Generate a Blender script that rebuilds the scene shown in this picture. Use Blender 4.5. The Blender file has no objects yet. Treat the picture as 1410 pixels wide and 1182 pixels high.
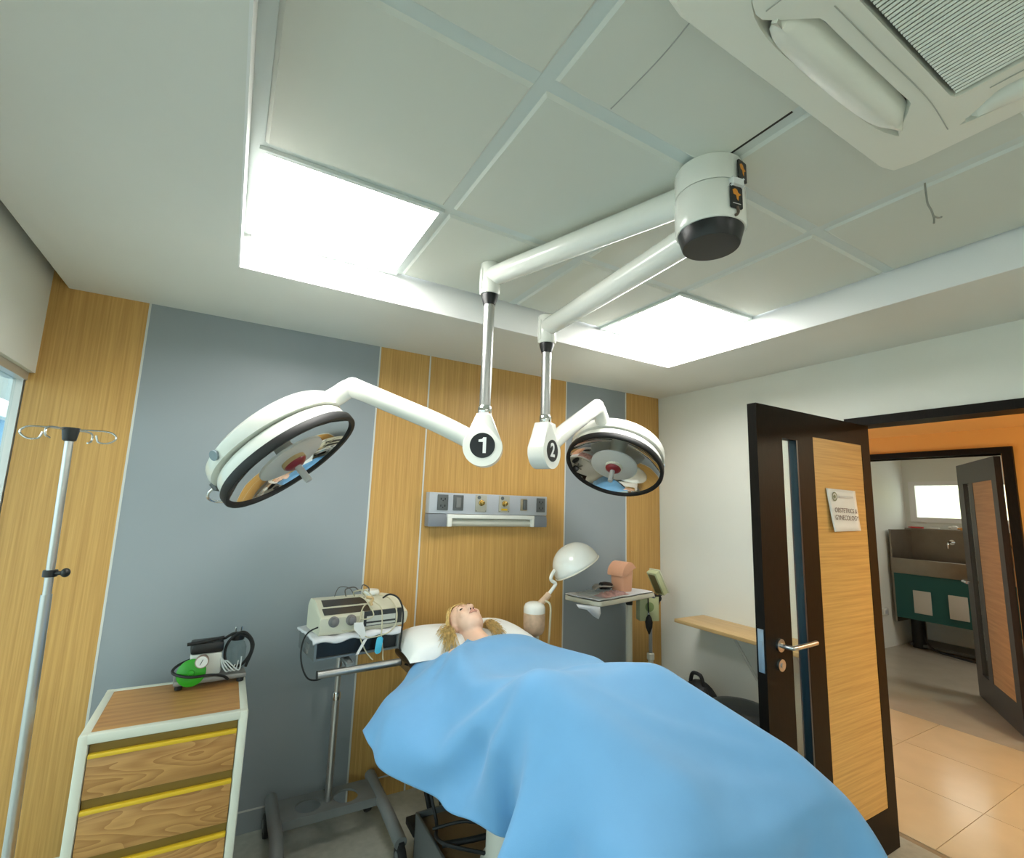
import bpy, bmesh, math, random
import numpy as np
from mathutils import Vector as V, Matrix, Euler
random.seed(4); PI = math.pi
col = bpy.context.scene.collection
scn = bpy.context.scene

# ---------------------------------------------------------------- camera, world, exposure
CAM = V((0, 0, 1.574)); FPX = 667.93
ya, pa, ra = (math.radians(a) for a in (29.844, 8.618, 1.931))
fw = V((math.sin(ya)*math.cos(pa), math.cos(ya)*math.cos(pa), math.sin(pa)))
r0 = V((math.cos(ya), -math.sin(ya), 0)); u0 = r0.cross(fw)
rt = r0*math.cos(ra)+u0*math.sin(ra); up = u0*math.cos(ra)-r0*math.sin(ra)
cd = bpy.data.cameras.new('camera'); cam = bpy.data.objects.new('camera', cd); col.objects.link(cam)
m = Matrix((rt, up, -fw)).transposed().to_4x4(); m.translation = CAM
cam.matrix_world = m
cd.sensor_fit = 'HORIZONTAL'; cd.sensor_width = 36; cd.lens = 36*FPX/1410; cd.clip_start = .02; cd.clip_end = 300
scn.camera = cam
scn.view_settings.view_transform = 'Standard'; scn.view_settings.look = 'None'
scn.view_settings.gamma = 1; scn.view_settings.use_curve_mapping = False
scn.view_settings.exposure = 0.58
PANEL = 15.0
w = bpy.data.worlds.new('sky'); scn.world = w; w.use_nodes = True
bg = w.node_tree.nodes['Background']; bg.inputs[0].default_value = (1, .985, .95, 1); bg.inputs[1].default_value = 2.6

def at(x, y, ax, val):          # pixel of the 1410x1182 photo -> point on the plane axis=val
    d = rt*((x-705)/FPX) - up*((y-591)/FPX) + fw
    return CAM + d*((val-CAM[ax])/d[ax])

# ---------------------------------------------------------------- materials
MATS = {}
def mat(name, color, rough=.5, metal=0., var=0., scale=8., bump=0., bscale=200., coat=0., emit=None, es=0., stretch=(1, 1, 1), trans=0., sheen=0.):
    if name in MATS: return MATS[name]
    m = bpy.data.materials.new(name); m.use_nodes = True; nt = m.node_tree; N = nt.nodes; L = nt.links
    b = N['Principled BSDF']; b.inputs['Base Color'].default_value = (*color, 1)
    b.inputs['Roughness'].default_value = rough; b.inputs['Metallic'].default_value = metal
    if coat: b.inputs['Coat Weight'].default_value = coat; b.inputs['Coat Roughness'].default_value = .08
    if sheen: b.inputs['Sheen Weight'].default_value = sheen
    if trans: b.inputs['Transmission Weight'].default_value = trans
    if emit: b.inputs['Emission Color'].default_value = (*emit, 1); b.inputs['Emission Strength'].default_value = es
    tc = N.new('ShaderNodeTexCoord'); mp = N.new('ShaderNodeMapping'); mp.inputs['Scale'].default_value = stretch
    L.new(tc.outputs['Object'], mp.inputs[0])
    if var:
        n = N.new('ShaderNodeTexNoise'); n.inputs['Scale'].default_value = scale; n.inputs['Detail'].default_value = 5
        L.new(mp.outputs[0], n.inputs[0])
        r = N.new('ShaderNodeValToRGB'); r.color_ramp.elements[0].position = .3; r.color_ramp.elements[1].position = .7
        r.color_ramp.elements[0].color = (*[max(0, c*(1-var)) for c in color], 1)
        r.color_ramp.elements[1].color = (*[min(1, c*(1+var)) for c in color], 1)
        L.new(n.outputs[0], r.inputs[0]); L.new(r.outputs[0], b.inputs['Base Color'])
    if bump:
        n2 = N.new('ShaderNodeTexNoise'); n2.inputs['Scale'].default_value = bscale; n2.inputs['Detail'].default_value = 3
        L.new(mp.outputs[0], n2.inputs[0])
        bp = N.new('ShaderNodeBump'); bp.inputs['Strength'].default_value = bump; bp.inputs['Distance'].default_value = .002
        L.new(n2.outputs[0], bp.inputs['Height']); L.new(bp.outputs[0], b.inputs['Normal'])
    MATS[name] = m
    return m

def wood(name, c1, c2, grain=(60, 60, 2.5), wav=0., rough=.42, off=(0, 0, 0)):
    if name in MATS: return MATS[name]
    m = bpy.data.materials.new(name); m.use_nodes = True; nt = m.node_tree; N = nt.nodes; L = nt.links
    b = N['Principled BSDF']; b.inputs['Roughness'].default_value = rough
    tc = N.new('ShaderNodeTexCoord'); mp = N.new('ShaderNodeMapping'); mp.inputs['Scale'].default_value = grain; mp.inputs['Location'].default_value = off
    L.new(tc.outputs['Object'], mp.inputs[0])
    n = N.new('ShaderNodeTexNoise'); n.inputs['Scale'].default_value = 1.; n.inputs['Detail'].default_value = 4; n.inputs['Roughness'].default_value = .62
    L.new(mp.outputs[0], n.inputs[0])
    fac = n.outputs[0]
    if wav:                                      # cathedral figure: rings seen through a stretched, bent space
        mp2 = N.new('ShaderNodeMapping'); mp2.inputs['Scale'].default_value = (3.2, 2, 13); mp2.inputs['Location'].default_value = off
        L.new(tc.outputs['Object'], mp2.inputs[0])
        nn = N.new('ShaderNodeTexNoise'); nn.inputs['Scale'].default_value = 1.; nn.inputs['Detail'].default_value = 1
        L.new(mp2.outputs[0], nn.inputs[0])
        mu = N.new('ShaderNodeMath'); mu.operation = 'MULTIPLY'; mu.inputs[1].default_value = 13; L.new(nn.outputs[0], mu.inputs[0])
        fr = N.new('ShaderNodeMath'); fr.operation = 'FRACT'; L.new(mu.outputs[0], fr.inputs[0])
        mx = N.new('ShaderNodeMix'); mx.inputs[0].default_value = wav; L.new(n.outputs[0], mx.inputs[2]); L.new(fr.outputs[0], mx.inputs[3])
        fac = mx.outputs[0]
    r = N.new('ShaderNodeValToRGB'); r.color_ramp.elements[0].position = .28; r.color_ramp.elements[1].position = .72
    r.color_ramp.elements[0].color = (*c1, 1); r.color_ramp.elements[1].color = (*c2, 1)
    L.new(fac, r.inputs[0]); L.new(r.outputs[0], b.inputs['Base Color'])
    bp = N.new('ShaderNodeBump'); bp.inputs['Strength'].default_value = .08; bp.inputs['Distance'].default_value = .001
    L.new(n.outputs[0], bp.inputs['Height']); L.new(bp.outputs[0], b.inputs['Normal'])
    MATS[name] = m
    return m

def glassmat(name, tint, refl=.08, rough=.02):
    if name in MATS: return MATS[name]
    m = bpy.data.materials.new(name); m.use_nodes = True; nt = m.node_tree; N = nt.nodes; L = nt.links
    N.remove(N['Principled BSDF']); out = N['Material Output']
    t = N.new('ShaderNodeBsdfTransparent'); t.inputs[0].default_value = (*tint, 1)
    g = N.new('ShaderNodeBsdfGlossy'); g.inputs['Roughness'].default_value = rough
    lw = N.new('ShaderNodeLayerWeight'); lw.inputs[0].default_value = .5
    pw = N.new('ShaderNodeMath'); pw.operation = 'POWER'; pw.inputs[1].default_value = 5; L.new(lw.outputs['Facing'], pw.inputs[0])
    f = N.new('ShaderNodeMath'); f.operation = 'MULTIPLY_ADD'; f.inputs[1].default_value = .9; f.inputs[2].default_value = refl*.5; L.new(pw.outputs[0], f.inputs[0])
    mx = N.new('ShaderNodeMixShader'); L.new(f.outputs[0], mx.inputs[0]); L.new(t.outputs[0], mx.inputs[1]); L.new(g.outputs[0], mx.inputs[2])
    L.new(mx.outputs[0], out.inputs[0]); MATS[name] = m
    return m

def tilemat():
    m = mat('ceiling_tile_white', (.66, .68, .62), .75); nt = m.node_tree; N = nt.nodes; L = nt.links; b = N['Principled BSDF']
    tc = N.new('ShaderNodeTexCoord'); vo = N.new('ShaderNodeTexVoronoi'); vo.inputs['Scale'].default_value = 130; vo.inputs['Randomness'].default_value = 0
    L.new(tc.outputs['Object'], vo.inputs['Vector'])
    r = N.new('ShaderNodeValToRGB'); r.color_ramp.elements[0].position = .2; r.color_ramp.elements[1].position = .36
    r.color_ramp.elements[0].color = (.38, .40, .35, 1); r.color_ramp.elements[1].color = (.63, .65, .58, 1)
    L.new(vo.outputs['Distance'], r.inputs[0]); L.new(r.outputs[0], b.inputs['Base Color'])
    return m

WHITE_PAINT = mat('white_paint', (.74, .75, .69), .65, var=.02, scale=3)
WALLP = mat('cream_wall_paint', (.76, .77, .70), .6, var=.02, scale=2, bump=.05, bscale=300)
SOFFIT = mat('soffit_paint', (.74, .75, .70), .6, var=.02, scale=2)
TRAYP = mat('tray_side_paint', (.82, .83, .82), .5)
TILE = tilemat()
TBAR = mat('tee_bar_metal', (.60, .66, .63), .45)
TEDGE = mat('tile_edge_lit', (.68, .70, .64), .6)  # lighter than the tile face: light on the bevels put into the colour
OAK = wood('oak_laminate_upright', (.46, .25, .063), (.65, .39, .122), (130, 130, 2.0))
OAKH = wood('oak_laminate_crosswise', (.46, .25, .066), (.68, .42, .135), (2.0, 60, 90))
OAKS = wood('oak_shelf_board', (.50, .32, .13), (.66, .46, .22), (30, 2, 40))
OAKT = wood('oak_cabinet_top', (.38, .17, .05), (.58, .31, .10), (3, 45, 40))
OAKD = wood('oak_drawer_front', (.34, .155, .04), (.54, .29, .09), (4, 40, 60), wav=.38)
OAKR = wood('reddish_oak_crosswise', (.40, .20, .07), (.56, .30, .12), (2.2, 2.2, 55))
GREY = mat('grey_laminate', (.285, .325, .345), .38, var=.03, scale=2)
JOINT = mat('pale_joint_strip', (.62, .64, .60), .5)
DARKW = mat('dark_wenge', (.008, .006, .004), .45, var=.3, scale=20, stretch=(8, 8, 1)); DARKW.node_tree.nodes['Principled BSDF'].inputs['Specular IOR Level'].default_value = .12
DARKW2 = mat('dark_grey_wood', (.035, .032, .032), .35, var=.2, scale=20, stretch=(8, 8, 1))
ENAMEL = mat('white_enamel', (.80, .81, .75), .22, coat=.3)
ENAMEL2 = mat('ivory_enamel', (.72, .70, .58), .3)
BLACK = mat('black_plastic', (.008, .009, .010), .35)
BLACKM = mat('black_rubber', (.006, .006, .006), .6)
CHROME = mat('chrome', (.75, .75, .74), .12, 1.)
BRUSH = mat('brushed_steel', (.55, .55, .54), .33, 1., var=.06, scale=40, stretch=(1, 1, .05))
STEEL = mat('stainless_steel', (.50, .48, .44), .3, 1., var=.05, scale=10)
STEELD = mat('dull_dark_steel', (.30, .26, .21), .35, .9, var=.06, scale=10)
MIRROR = mat('lamp_reflector_mirror', (.85, .84, .80), .04, 1.)
BRASS = mat('brass', (.55, .38, .12), .25, 1.)
RED = mat('dark_red_plastic', (.22, .012, .02), .3)
TAN = mat('tan_plastic', (.45, .32, .15), .5)
BLUE = mat('blue_sheet_cloth', (.135, .335, .575), .85, var=.04, scale=5, bump=.12, bscale=500, sheen=.15)
PILLOW = mat('white_pillow_cotton', (.80, .82, .80), .9, bump=.1, bscale=400)
SKIN = mat('mannequin_skin', (.78, .50, .36), .42, var=.04, scale=12)
LIP = mat('mannequin_lips', (.62, .30, .22), .4)
EYE = mat('mannequin_eye', (.02, .012, .01), .25)
HAIR = mat('blonde_hair', (.58, .40, .14), .55, var=.35, scale=60, stretch=(1, 1, 1))
DKGREY = mat('dark_grey_plastic', (.11, .12, .12), .4)
MIDGREY = mat('blue_grey_casing', (.34, .37, .41), .35)
LTGREY = mat('light_grey_casing', (.46, .49, .53), .35)
CAPGREY = mat('slate_end_cap', (.20, .22, .25), .35)
PLATE = mat('beige_outlet_plate', (.42, .41, .34), .4)
YELLOW = mat('yellow_plastic', (.72, .46, .02), .4)
OLIVE = mat('olive_recess', (.20, .12, .012), .5)
CABW = mat('cabinet_white_frame', (.66, .67, .57), .4)
GREEN = mat('bright_green_plastic', (.03, .36, .015), .3)
TOWEL = mat('white_towel', (.74, .74, .76), .95, bump=.4, bscale=300)
CYAN = mat('light_blue_plastic', (.05, .42, .60), .35)
CART = mat('grey_cart_paint', (.17, .18, .175), .45, var=.1, scale=8)
PEACH = mat('peach_plastic', (.80, .42, .26), .35)
PINK = mat('pink_cloth', (.62, .36, .34), .9, var=.2, scale=40)
TAPE = mat('peach_tape', (.62, .44, .30), .6, var=.15, scale=30)
SAGE = mat('sage_green_metal', (.52, .56, .32), .45)
SAGED = mat('dark_green_emblem', (.22, .30, .12), .5)
PAPER = mat('paper', (.80, .79, .76), .8)
INK = mat('brown_ink', (.16, .11, .10), .8)
INKL = mat('faint_grey_ink', (.60, .59, .58), .8)
ORANGE = mat('orange_wall_paint', (.72, .36, .08), .6)
ORANGEL = mat('warm_lit_ceiling_paint', (.82, .50, .17), .6)  # cream ceiling, with the warm corridor light mixed into its colour
TEAL = mat('teal_panel', (.006, .085, .08), .45)
SINKSQ = mat('pale_square_plate', (.55, .53, .47), .5)
CLEAR = glassmat('clear_pane', (.90, .96, .95))
CLEARP = glassmat('clear_plastic', (.86, .90, .90), rough=.1)
BLUEG = glassmat('bluish_pane', (.74, .86, .88))
FLOORM = mat('grey_vinyl_floor', (.40, .40, .34), .35, var=.10, scale=30)
FTILE = mat('beige_floor_tile', (.62, .52, .35), .2, var=.05, scale=4)
GROUT = mat('floor_joint', (.30, .24, .16), .7)
PANELEM = mat('lit_diffuser', (.9, .9, .9), .5, emit=(1, .985, .94), es=PANEL)
ORMARK = mat('orange_mark', (.75, .28, .02), .5)
GREENERY = mat('hillside_greenery', (.22, .36, .08), .9, var=.6, scale=3)
BLUEW = mat('blue_outside_wall', (.10, .30, .52), .6)
OUTW = mat('white_outside_beam', (.75, .78, .76), .6)

# ---------------------------------------------------------------- geometry helpers
def frame(d):
    d = V(d).normalized(); a = V((0, 0, 1)) if abs(d.z) < .95 else V((1, 0, 0))
    x = a.cross(d).normalized(); return x, d.cross(x), d
class B:
    def __init__(s): s.bm = bmesh.new()
    def box(s, x0, x1, y0, y1, z0, z1, bev=0, seg=2, M=None):
        g = bmesh.ops.create_cube(s.bm, size=1)['verts']
        for v in g:
            v.co = V(((x0+x1)/2+v.co.x*(x1-x0), (y0+y1)/2+v.co.y*(y1-y0), (z0+z1)/2+v.co.z*(z1-z0)))
            if M: v.co = M @ v.co
        if bev:
            es = list({e for v in g for e in v.link_edges})
            bmesh.ops.bevel(s.bm, geom=es, offset=bev, segments=seg, profile=.5, affect='EDGES')
        return s
    def ring(s, c, x, y, rx, ry, n):
        return [s.bm.verts.new(c + x*(rx*math.cos(2*PI*i/n)) + y*(ry*math.sin(2*PI*i/n))) for i in range(n)]
    def bridge(s, a, b):
        n = len(a)
        for i in range(n): s.bm.faces.new((a[i], a[(i+1) % n], b[(i+1) % n], b[i]))
    def cyl(s, p0, p1, r0, r1=None, n=24, cap=True):
        p0, p1 = V(p0), V(p1); r1 = r0 if r1 is None else r1
        x, y, d = frame(p1-p0); a = s.ring(p0, x, y, r0, r0, n); b = s.ring(p1, x, y, r1, r1, n); s.bridge(a, b)
        if cap: s.bm.faces.new(a[::-1]); s.bm.faces.new(b)
        return s
    def lathe(s, prof, o=(0, 0, 0), d=(0, 0, 1), n=48, cap0=True, cap1=True):
        o = V(o); x, y, d = frame(d); rs = []
        for r, h in prof: rs.append(s.ring(o+d*h, x, y, max(r, 1e-4), max(r, 1e-4), n))
        for a, b in zip(rs, rs[1:]): s.bridge(a, b)
        if cap0: s.bm.faces.new(rs[0][::-1])
        if cap1: s.bm.faces.new(rs[-1])
        return s
    def tube(s, pts, r, n=10, sub=6, cap=True, r1=None):
        P = [V(p) for p in pts]
        if sub > 1 and len(P) > 2:
            Q = []
            for i in range(len(P)-1):
                a, b, c, d = P[max(i-1, 0)], P[i], P[i+1], P[min(i+2, len(P)-1)]
                for k in range(sub):
                    t = k/sub; Q.append(.5*((2*b)+(c-a)*t+(2*a-5*b+4*c-d)*t*t+(3*b-a-3*c+d)*t**3))
            Q.append(P[-1]); P = Q
        x = None; prev = None; first = None
        for i, p in enumerate(P):
            d = (P[min(i+1, len(P)-1)]-P[max(i-1, 0)]).normalized()
            if x is None: x, y, _ = frame(d)
            else:
                x = (x-d*x.dot(d)).normalized(); y = d.cross(x)
            rr = r if r1 is None else r+(r1-r)*i/(len(P)-1)
            a = s.ring(p, x, y, rr, rr, n)
            if prev: s.bridge(prev, a)
            else: first = a
            prev = a
        if cap: s.bm.faces.new(first[::-1]); s.bm.faces.new(prev)
        return s
    def prism(s, poly, o, U, W, depth, bev=0, seg=2):
        o, U, W = V(o), V(U), V(W); nrm = U.cross(W).normalized()
        a = [s.bm.verts.new(o+U*p[0]+W*p[1]) for p in poly]; b = [s.bm.verts.new(v.co+nrm*depth) for v in a]
        s.bridge(a, b); f0 = s.bm.faces.new(a[::-1]); f1 = s.bm.faces.new(b)
        if bev: bmesh.ops.bevel(s.bm, geom=list(f0.edges)+list(f1.edges), offset=bev, segments=seg, profile=.5, affect='EDGES')
        return s
    def sphere(s, c, r, M=None, n=24, k=14):
        g = bmesh.ops.create_uvsphere(s.bm, u_segments=n, v_segments=k, radius=1)['verts']
        for v in g:
            q = V((v.co.x*r[0], v.co.y*r[1], v.co.z*r[2]))
            if M: q = M @ q
            v.co = V(c)+q
        return s
    def quad(s, *ps): s.bm.faces.new([s.bm.verts.new(V(p)) for p in ps]); return s
    def build(s, name, mt, parent=None, ang=38, origin=None):
        if parent is not None: origin = WORLD[parent.name]
        bm = s.bm; bmesh.ops.recalc_face_normals(bm, faces=bm.faces)
        if origin is None:
            zs = [v.co for v in bm.verts]
            origin = V(((min(v.x for v in zs)+max(v.x for v in zs))/2, (min(v.y for v in zs)+max(v.y for v in zs))/2, min(v.z for v in zs)))
        origin = V(origin)
        for v in bm.verts: v.co -= origin
        me = bpy.data.meshes.new(name); bm.to_mesh(me); bm.free()
        for p in me.polygons: p.use_smooth = True
        me.set_sharp_from_angle(angle=math.radians(ang)); me.materials.append(mt)
        ob = bpy.data.objects.new(name, me); col.objects.link(ob)
        if parent is not None: ob.parent = parent
        else: ob.location = origin
        WORLD[ob.name] = origin
        return ob
WORLD = {}
def thing(name, loc, label, cat, group=None):
    o = bpy.data.objects.new(name, None); col.objects.link(o); o.location = loc; o.empty_display_size = .05; WORLD[o.name] = V(loc)
    return tag(o, label, cat, group)
def tag(o, label=None, cat=None, group=None, kind=None):
    if label: o['label'] = label
    if cat: o['category'] = cat
    if group: o['group'] = group
    if kind: o['kind'] = kind
    return o
def struct(o, label=None): return tag(o, label, kind='structure')
def sroot(name, loc, label=None):
    o = bpy.data.objects.new(name, None); col.objects.link(o); o.location = loc; o.empty_display_size = .05; WORLD[o.name] = V(loc); return struct(o, label)
def piece(src, name, parent, delta):           # copy of a mesh piece, moved by delta
    c = src.copy(); c.name = name; col.objects.link(c); c.parent = parent; c.location = src.location+V(delta); WORLD[c.name] = WORLD[src.name]; return c
def text(name, s, size, o, U, W, mt, parent, depth=.001, bold=0, sx=1):
    cu = bpy.data.curves.new(name, 'FONT'); cu.body = s; cu.size = size; cu.align_x = 'CENTER'; cu.align_y = 'CENTER'; cu.extrude = depth; cu.offset = bold; cu.resolution_u = 4
    t = bpy.data.objects.new(name+'_src', cu); col.objects.link(t)
    me = bpy.data.meshes.new_from_object(t.evaluated_get(bpy.context.evaluated_depsgraph_get())); bpy.data.objects.remove(t); bpy.data.curves.remove(cu)
    U, W = V(U).normalized(), V(W).normalized(); n = U.cross(W); org = WORLD[parent.name]
    for v in me.vertices: v.co = V(o)+U*(v.co.x*sx)+W*v.co.y+n*v.co.z-org
    me.materials.clear(); me.materials.append(mt); me.name = name
    ob = bpy.data.objects.new(name, me); col.objects.link(ob); ob.parent = parent; WORLD[ob.name] = org
    return ob
def circle(r, n=32, c=(0, 0), a0=0, a1=2*PI): return [(c[0]+r*math.cos(a0+(a1-a0)*i/n), c[1]+r*math.sin(a0+(a1-a0)*i/n)) for i in range(n)]
def rrect(w_, h, r, n=5):
    out = []
    for cx, cy, a in ((w_/2-r, h/2-r, 0), (-w_/2+r, h/2-r, PI/2), (-w_/2+r, -h/2+r, PI), (w_/2-r, -h/2+r, 1.5*PI)):
        out += [(cx+r*math.cos(a+PI/2*i/n), cy+r*math.sin(a+PI/2*i/n)) for i in range(n+1)]
    return out
X, Y, Z = V((1, 0, 0)), V((0, 1, 0)), V((0, 0, 1))

# ---------------------------------------------------------------- room shell
XL, XR, YB, YF, ZS, ZC = -.77, 2.979, 2.8, -2.8, 2.457, 2.596
TX0, TX1, TY0, TY1 = -.059, 2.344, -2.09, 2.111
fl = struct(B().box(-.9, 3.06, -2.9, 2.9, -.1, 0).build('floor', FLOORM), 'speckled grey vinyl floor of the treatment room')
ce = B()
ce.box(-.711, TX0, YF, YB, ZS, 2.75).box(TX1, XR, YF, YB, ZS, 2.75).box(TX0, TX1, TY1, YB, ZS, 2.75).box(TX0, TX1, YF, TY0, ZS, 2.75)
ce.box(-1., 3.1, -2.95, 2.95, 2.75, 2.80)
ceil = struct(ce.build('ceiling', SOFFIT), 'white dropped ceiling border around the tiled tray')
b = B()
b.box(TX0, TX0+.006, TY0, TY1, ZS-.001, 2.70).box(TX1-.006, TX1, TY0, TY1, ZS-.001, 2.70).box(TX0+.006, TX1-.006, TY1-.006, TY1, ZS-.001, 2.70).box(TX0+.006, TX1-.006, TY0, TY0+.006, ZS-.001, 2.70)
b.build('tray_side', TRAYP, ceil)
gx = [-.030, .568, 1.176, 1.766, 2.338]; gy = [2.105, 1.512, .888, .29, -.31, -.91, -1.51, -2.085]
B().box(TX0, TX1, TY0, TY1, 2.66, 2.68).build('ceiling_void_board', MIDGREY, ceil)
for x in gx[1:4]: B().box(x-.019, x+.019, TY0+.01, TY1-.01, 2.6, 2.606).build('tee_bar', TBAR, ceil)
for y in gy[1:7]: B().box(TX0+.01, TX1-.01, y-.019, y+.019, 2.601, 2.607).build('tee_bar', TBAR, ceil)
B().box(TX0, gx[0]+.016, TY0, TY1, 2.6, 2.606).build('wall_angle', TBAR, ceil)
LIGHTS = {(0, 0), (3, 0), (0, 6), (3, 6)}
AC = {(1, 2), (1, 3), (2, 2), (2, 3), (1, 4), (2, 4)}
k = 0
for j in range(7):
    for i in range(4):
        if (i, j) in LIGHTS: continue
        x0, x1, y0, y1 = gx[i]+.015, gx[i+1]-.015, gy[j+1]+.015, gy[j]-.015
        t = B(); c = V(((x0+x1)/2, (y0+y1)/2, 0)); hw, hd = (x1-x0)/2, (y1-y0)/2; e = .012
        z0, z1 = 2.604, 2.592
        o_ = [t.bm.verts.new((c.x+sx*hw, c.y+sy*hd, z0)) for sx, sy in ((-1, -1), (1, -1), (1, 1), (-1, 1))]
        i_ = [t.bm.verts.new((c.x+sx*(hw-e), c.y+sy*(hd-e), z1)) for sx, sy in ((-1, -1), (1, -1), (1, 1), (-1, 1))]
        t.bridge(o_, i_); t.bm.faces.new(i_); t.bm.faces.new(o_[::-1])
        ob = t.build('ceiling_tile', TILE, ceil, ang=5); ob.data.materials.append(TEDGE)
        for pgn in ob.data.polygons: pgn.material_index = 0 if abs(pgn.normal.z) > .99 else 1
# dark gap and hairline crack beside the grid
B().box(1.176-.021, 1.176-.012, .62, .80, 2.5985, 2.6).build('open_joint', BLACK, ceil)
B().tube([at(841, 150, 2, 2.592), at(858, 133, 2, 2.592), at(912, 77, 2, 2.592), at(957, 22, 2, 2.592)], .0018, 6).build('hairline_crack', mat('crack_grey', (.36, .37, .34), .8), ceil)
lab = {(0, 0): 'square lit ceiling panel above the grey wall, nearest the left side', (3, 0): 'square lit ceiling panel in the far right corner of the tray',
       (0, 6): 'square lit ceiling panel behind the camera on the window side', (3, 6): 'square lit ceiling panel behind the camera on the door side'}
for (i, j) in sorted(LIGHTS):
    x0, x1, y0, y1 = gx[i]+.004, gx[i+1]-.004, gy[j+1]+.004, gy[j]-.004
    t = thing('ceiling_light', ((x0+x1)/2, (y0+y1)/2, 2.588), lab[(i, j)], 'ceiling light', 'flat ceiling light panels')
    f = B(); q = .016
    f.box(x0, x0+q, y0, y1, 2.588, 2.612).box(x1-q, x1, y0, y1, 2.588, 2.612).box(x0+q, x1-q, y0, y0+q, 2.588, 2.612).box(x0+q, x1-q, y1-q, y1, 2.588, 2.612)
    f.build('frame', TBAR, t)
    B().box(x0+q, x1-q, y0+q, y1-q, 2.591, 2.60).build('diffuser', PANELEM, t)

# back wall with laminate panels
wb = struct(B().box(-.80, 3.1, YB, YB+.15, 0, 2.75).build('wall_back', JOINT), 'back wall clad in oak and grey laminate panels')
xs = [(-.80, -.414, OAK), (-.414, .689, GREY), (.689, 1.0, OAK), (1.0, 2.044, OAK), (2.044, 2.618, GREY), (2.618, 2.979, OAK)]
for x0, x1, mt in xs:
    nm = 'oak_panel' if mt is OAK else 'grey_panel'
    B().box(x0+.0045, x1-.0045, YB-.012, YB, .102, 2.7).build(nm, mt, wb)
    B().box(x0+.0045, x1-.0045, YB-.012, YB, .001, .094).build(nm, mt, wb)

for x in [q[1] for q in xs[:-1]]: B().box(x-.0045, x+.0045, YB-.013, YB, .001, 2.7).build('joint_strip', JOINT, wb)
B().box(-.80, 2.979, YB-.0128, YB, .094, .102).build('joint_strip', JOINT, wb)
# left wall: cream band over a glazed partition
wl = B().box(XL-.14, XL, YF, YB, 2.055, 2.75).box(XL-.14, XL, YF, -2.1, 0, 2.055)
wl = struct(wl.build('wall_left', WALLP), 'cream left wall above the window')
wn = sroot('window_1', (-.83, .95, 0), 'left window with a bluish pane and pale metal frame')
f = B().box(-.86, -.79, -2.1, YB, 2.02, 2.055).box(-.86, -.79, -2.1, YB, 0, .05)
f.build('window_frame', mat('pale_aluminium', (.60, .60, .58), .35, .6), wn)
for y in (.35, 1.6, -.88, -2.08): B().box(-.85, -.80, y-.02, y+.02, .05, 2.02).build('mullion', MATS['pale_aluminium'], wn)
for y0, y1 in ((-2.06, -.90), (-.86, .33), (.37, 1.58), (1.62, YB+.015)): B().box(-.828, -.822, y0, y1, .05, 2.02).build('pane', BLUEG, wn)
# outside
g = struct(B().box(-40, -.95, -30, 30, -.6, -.5).build('ground_outside', mat('bounce_paving', (.50, .49, .45), .9, var=.1, scale=1)), 'ground outside the window')  # ground made pale to bounce window light up to the ceiling
B().box(-.832, -.800, YB-.02, YB+.02, .0, 2.055).build('end_jamb', MATS['pale_aluminium'], wn)
t = tag(B().box(-4.2, -4.0, 4.5, 16, -.5, 2.85).build('garden_wall', BLUEW), 'blue painted wall outside the left window', 'wall')
t = tag(B().box(-4.3, -3.8, 3, 18, 2.85, 3.08).build('roof_beam', OUTW), 'pale roof beam outside the left window', 'beam')
struct(B().box(-2.5, -.95, -3.2, 9, 2.62, 2.74).build('eave_outside', SOFFIT), 'roof eave outside the left window')
def bush(name, c, r, label, n=260):
    s = B()
    for i in range(n):
        d = V((random.gauss(0, 1), random.gauss(0, 1), random.gauss(0, 1))).normalized()*random.uniform(.75, 1)
        p = V((c[0]+d.x*r[0], c[1]+d.y*r[1], c[2]+d.z*r[2])); a, bb, n_ = frame(d+V((random.uniform(-.7, .7), random.uniform(-.7, .7), random.uniform(-.3, .9))))
        q = .11*random.uniform(.7, 1.4)*max(r)
        s.quad(p-a*q, p-bb*q*.5, p+a*q, p+bb*q*.5)
    s.sphere(c, [k*.8 for k in r], n=12, k=8)
    return tag(s.build(name, GREENERY), label, 'bush')
bush('garden_bush', (-5.6, 9.5, .9), (1.3, 1.5, 1.6), 'leafy green bush outside the left window')

# right wall with door opening (y .28 - 1.33)
D0, D1, DT = .27, 1.40, 2.10
wr = B().box(XR, XR+.12, D1, YB+.15, 0, 2.75).box(XR, XR+.12, -2.95, D0, 0, 2.75).box(XR, XR+.12, D0, D1, DT, 2.75)
wr = struct(wr.build('wall_right', WALLP), 'cream right wall with the open doorway')
wf = struct(B().box(-.95, 3.1, YF-.15, YF, 0, 2.75).build('wall_front', WALLP), 'cream wall behind the camera')
tr = B().box(XR-.025, XR+.13, D0, D0+.045, 0, DT).box(XR-.025, XR+.13, D1-.045, D1, 0, DT).box(XR-.025, XR+.13, D0+.045, D1-.045, DT-.045, DT)
struct(tr.build('trim_1', DARKW), 'dark door frame in the right wall')
struct(B().box(XR-.012, XR, D1+.03, 2.78, 0, .09).build('baseboard_right', WHITE_PAINT), 'low skirting on the right wall')
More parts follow.
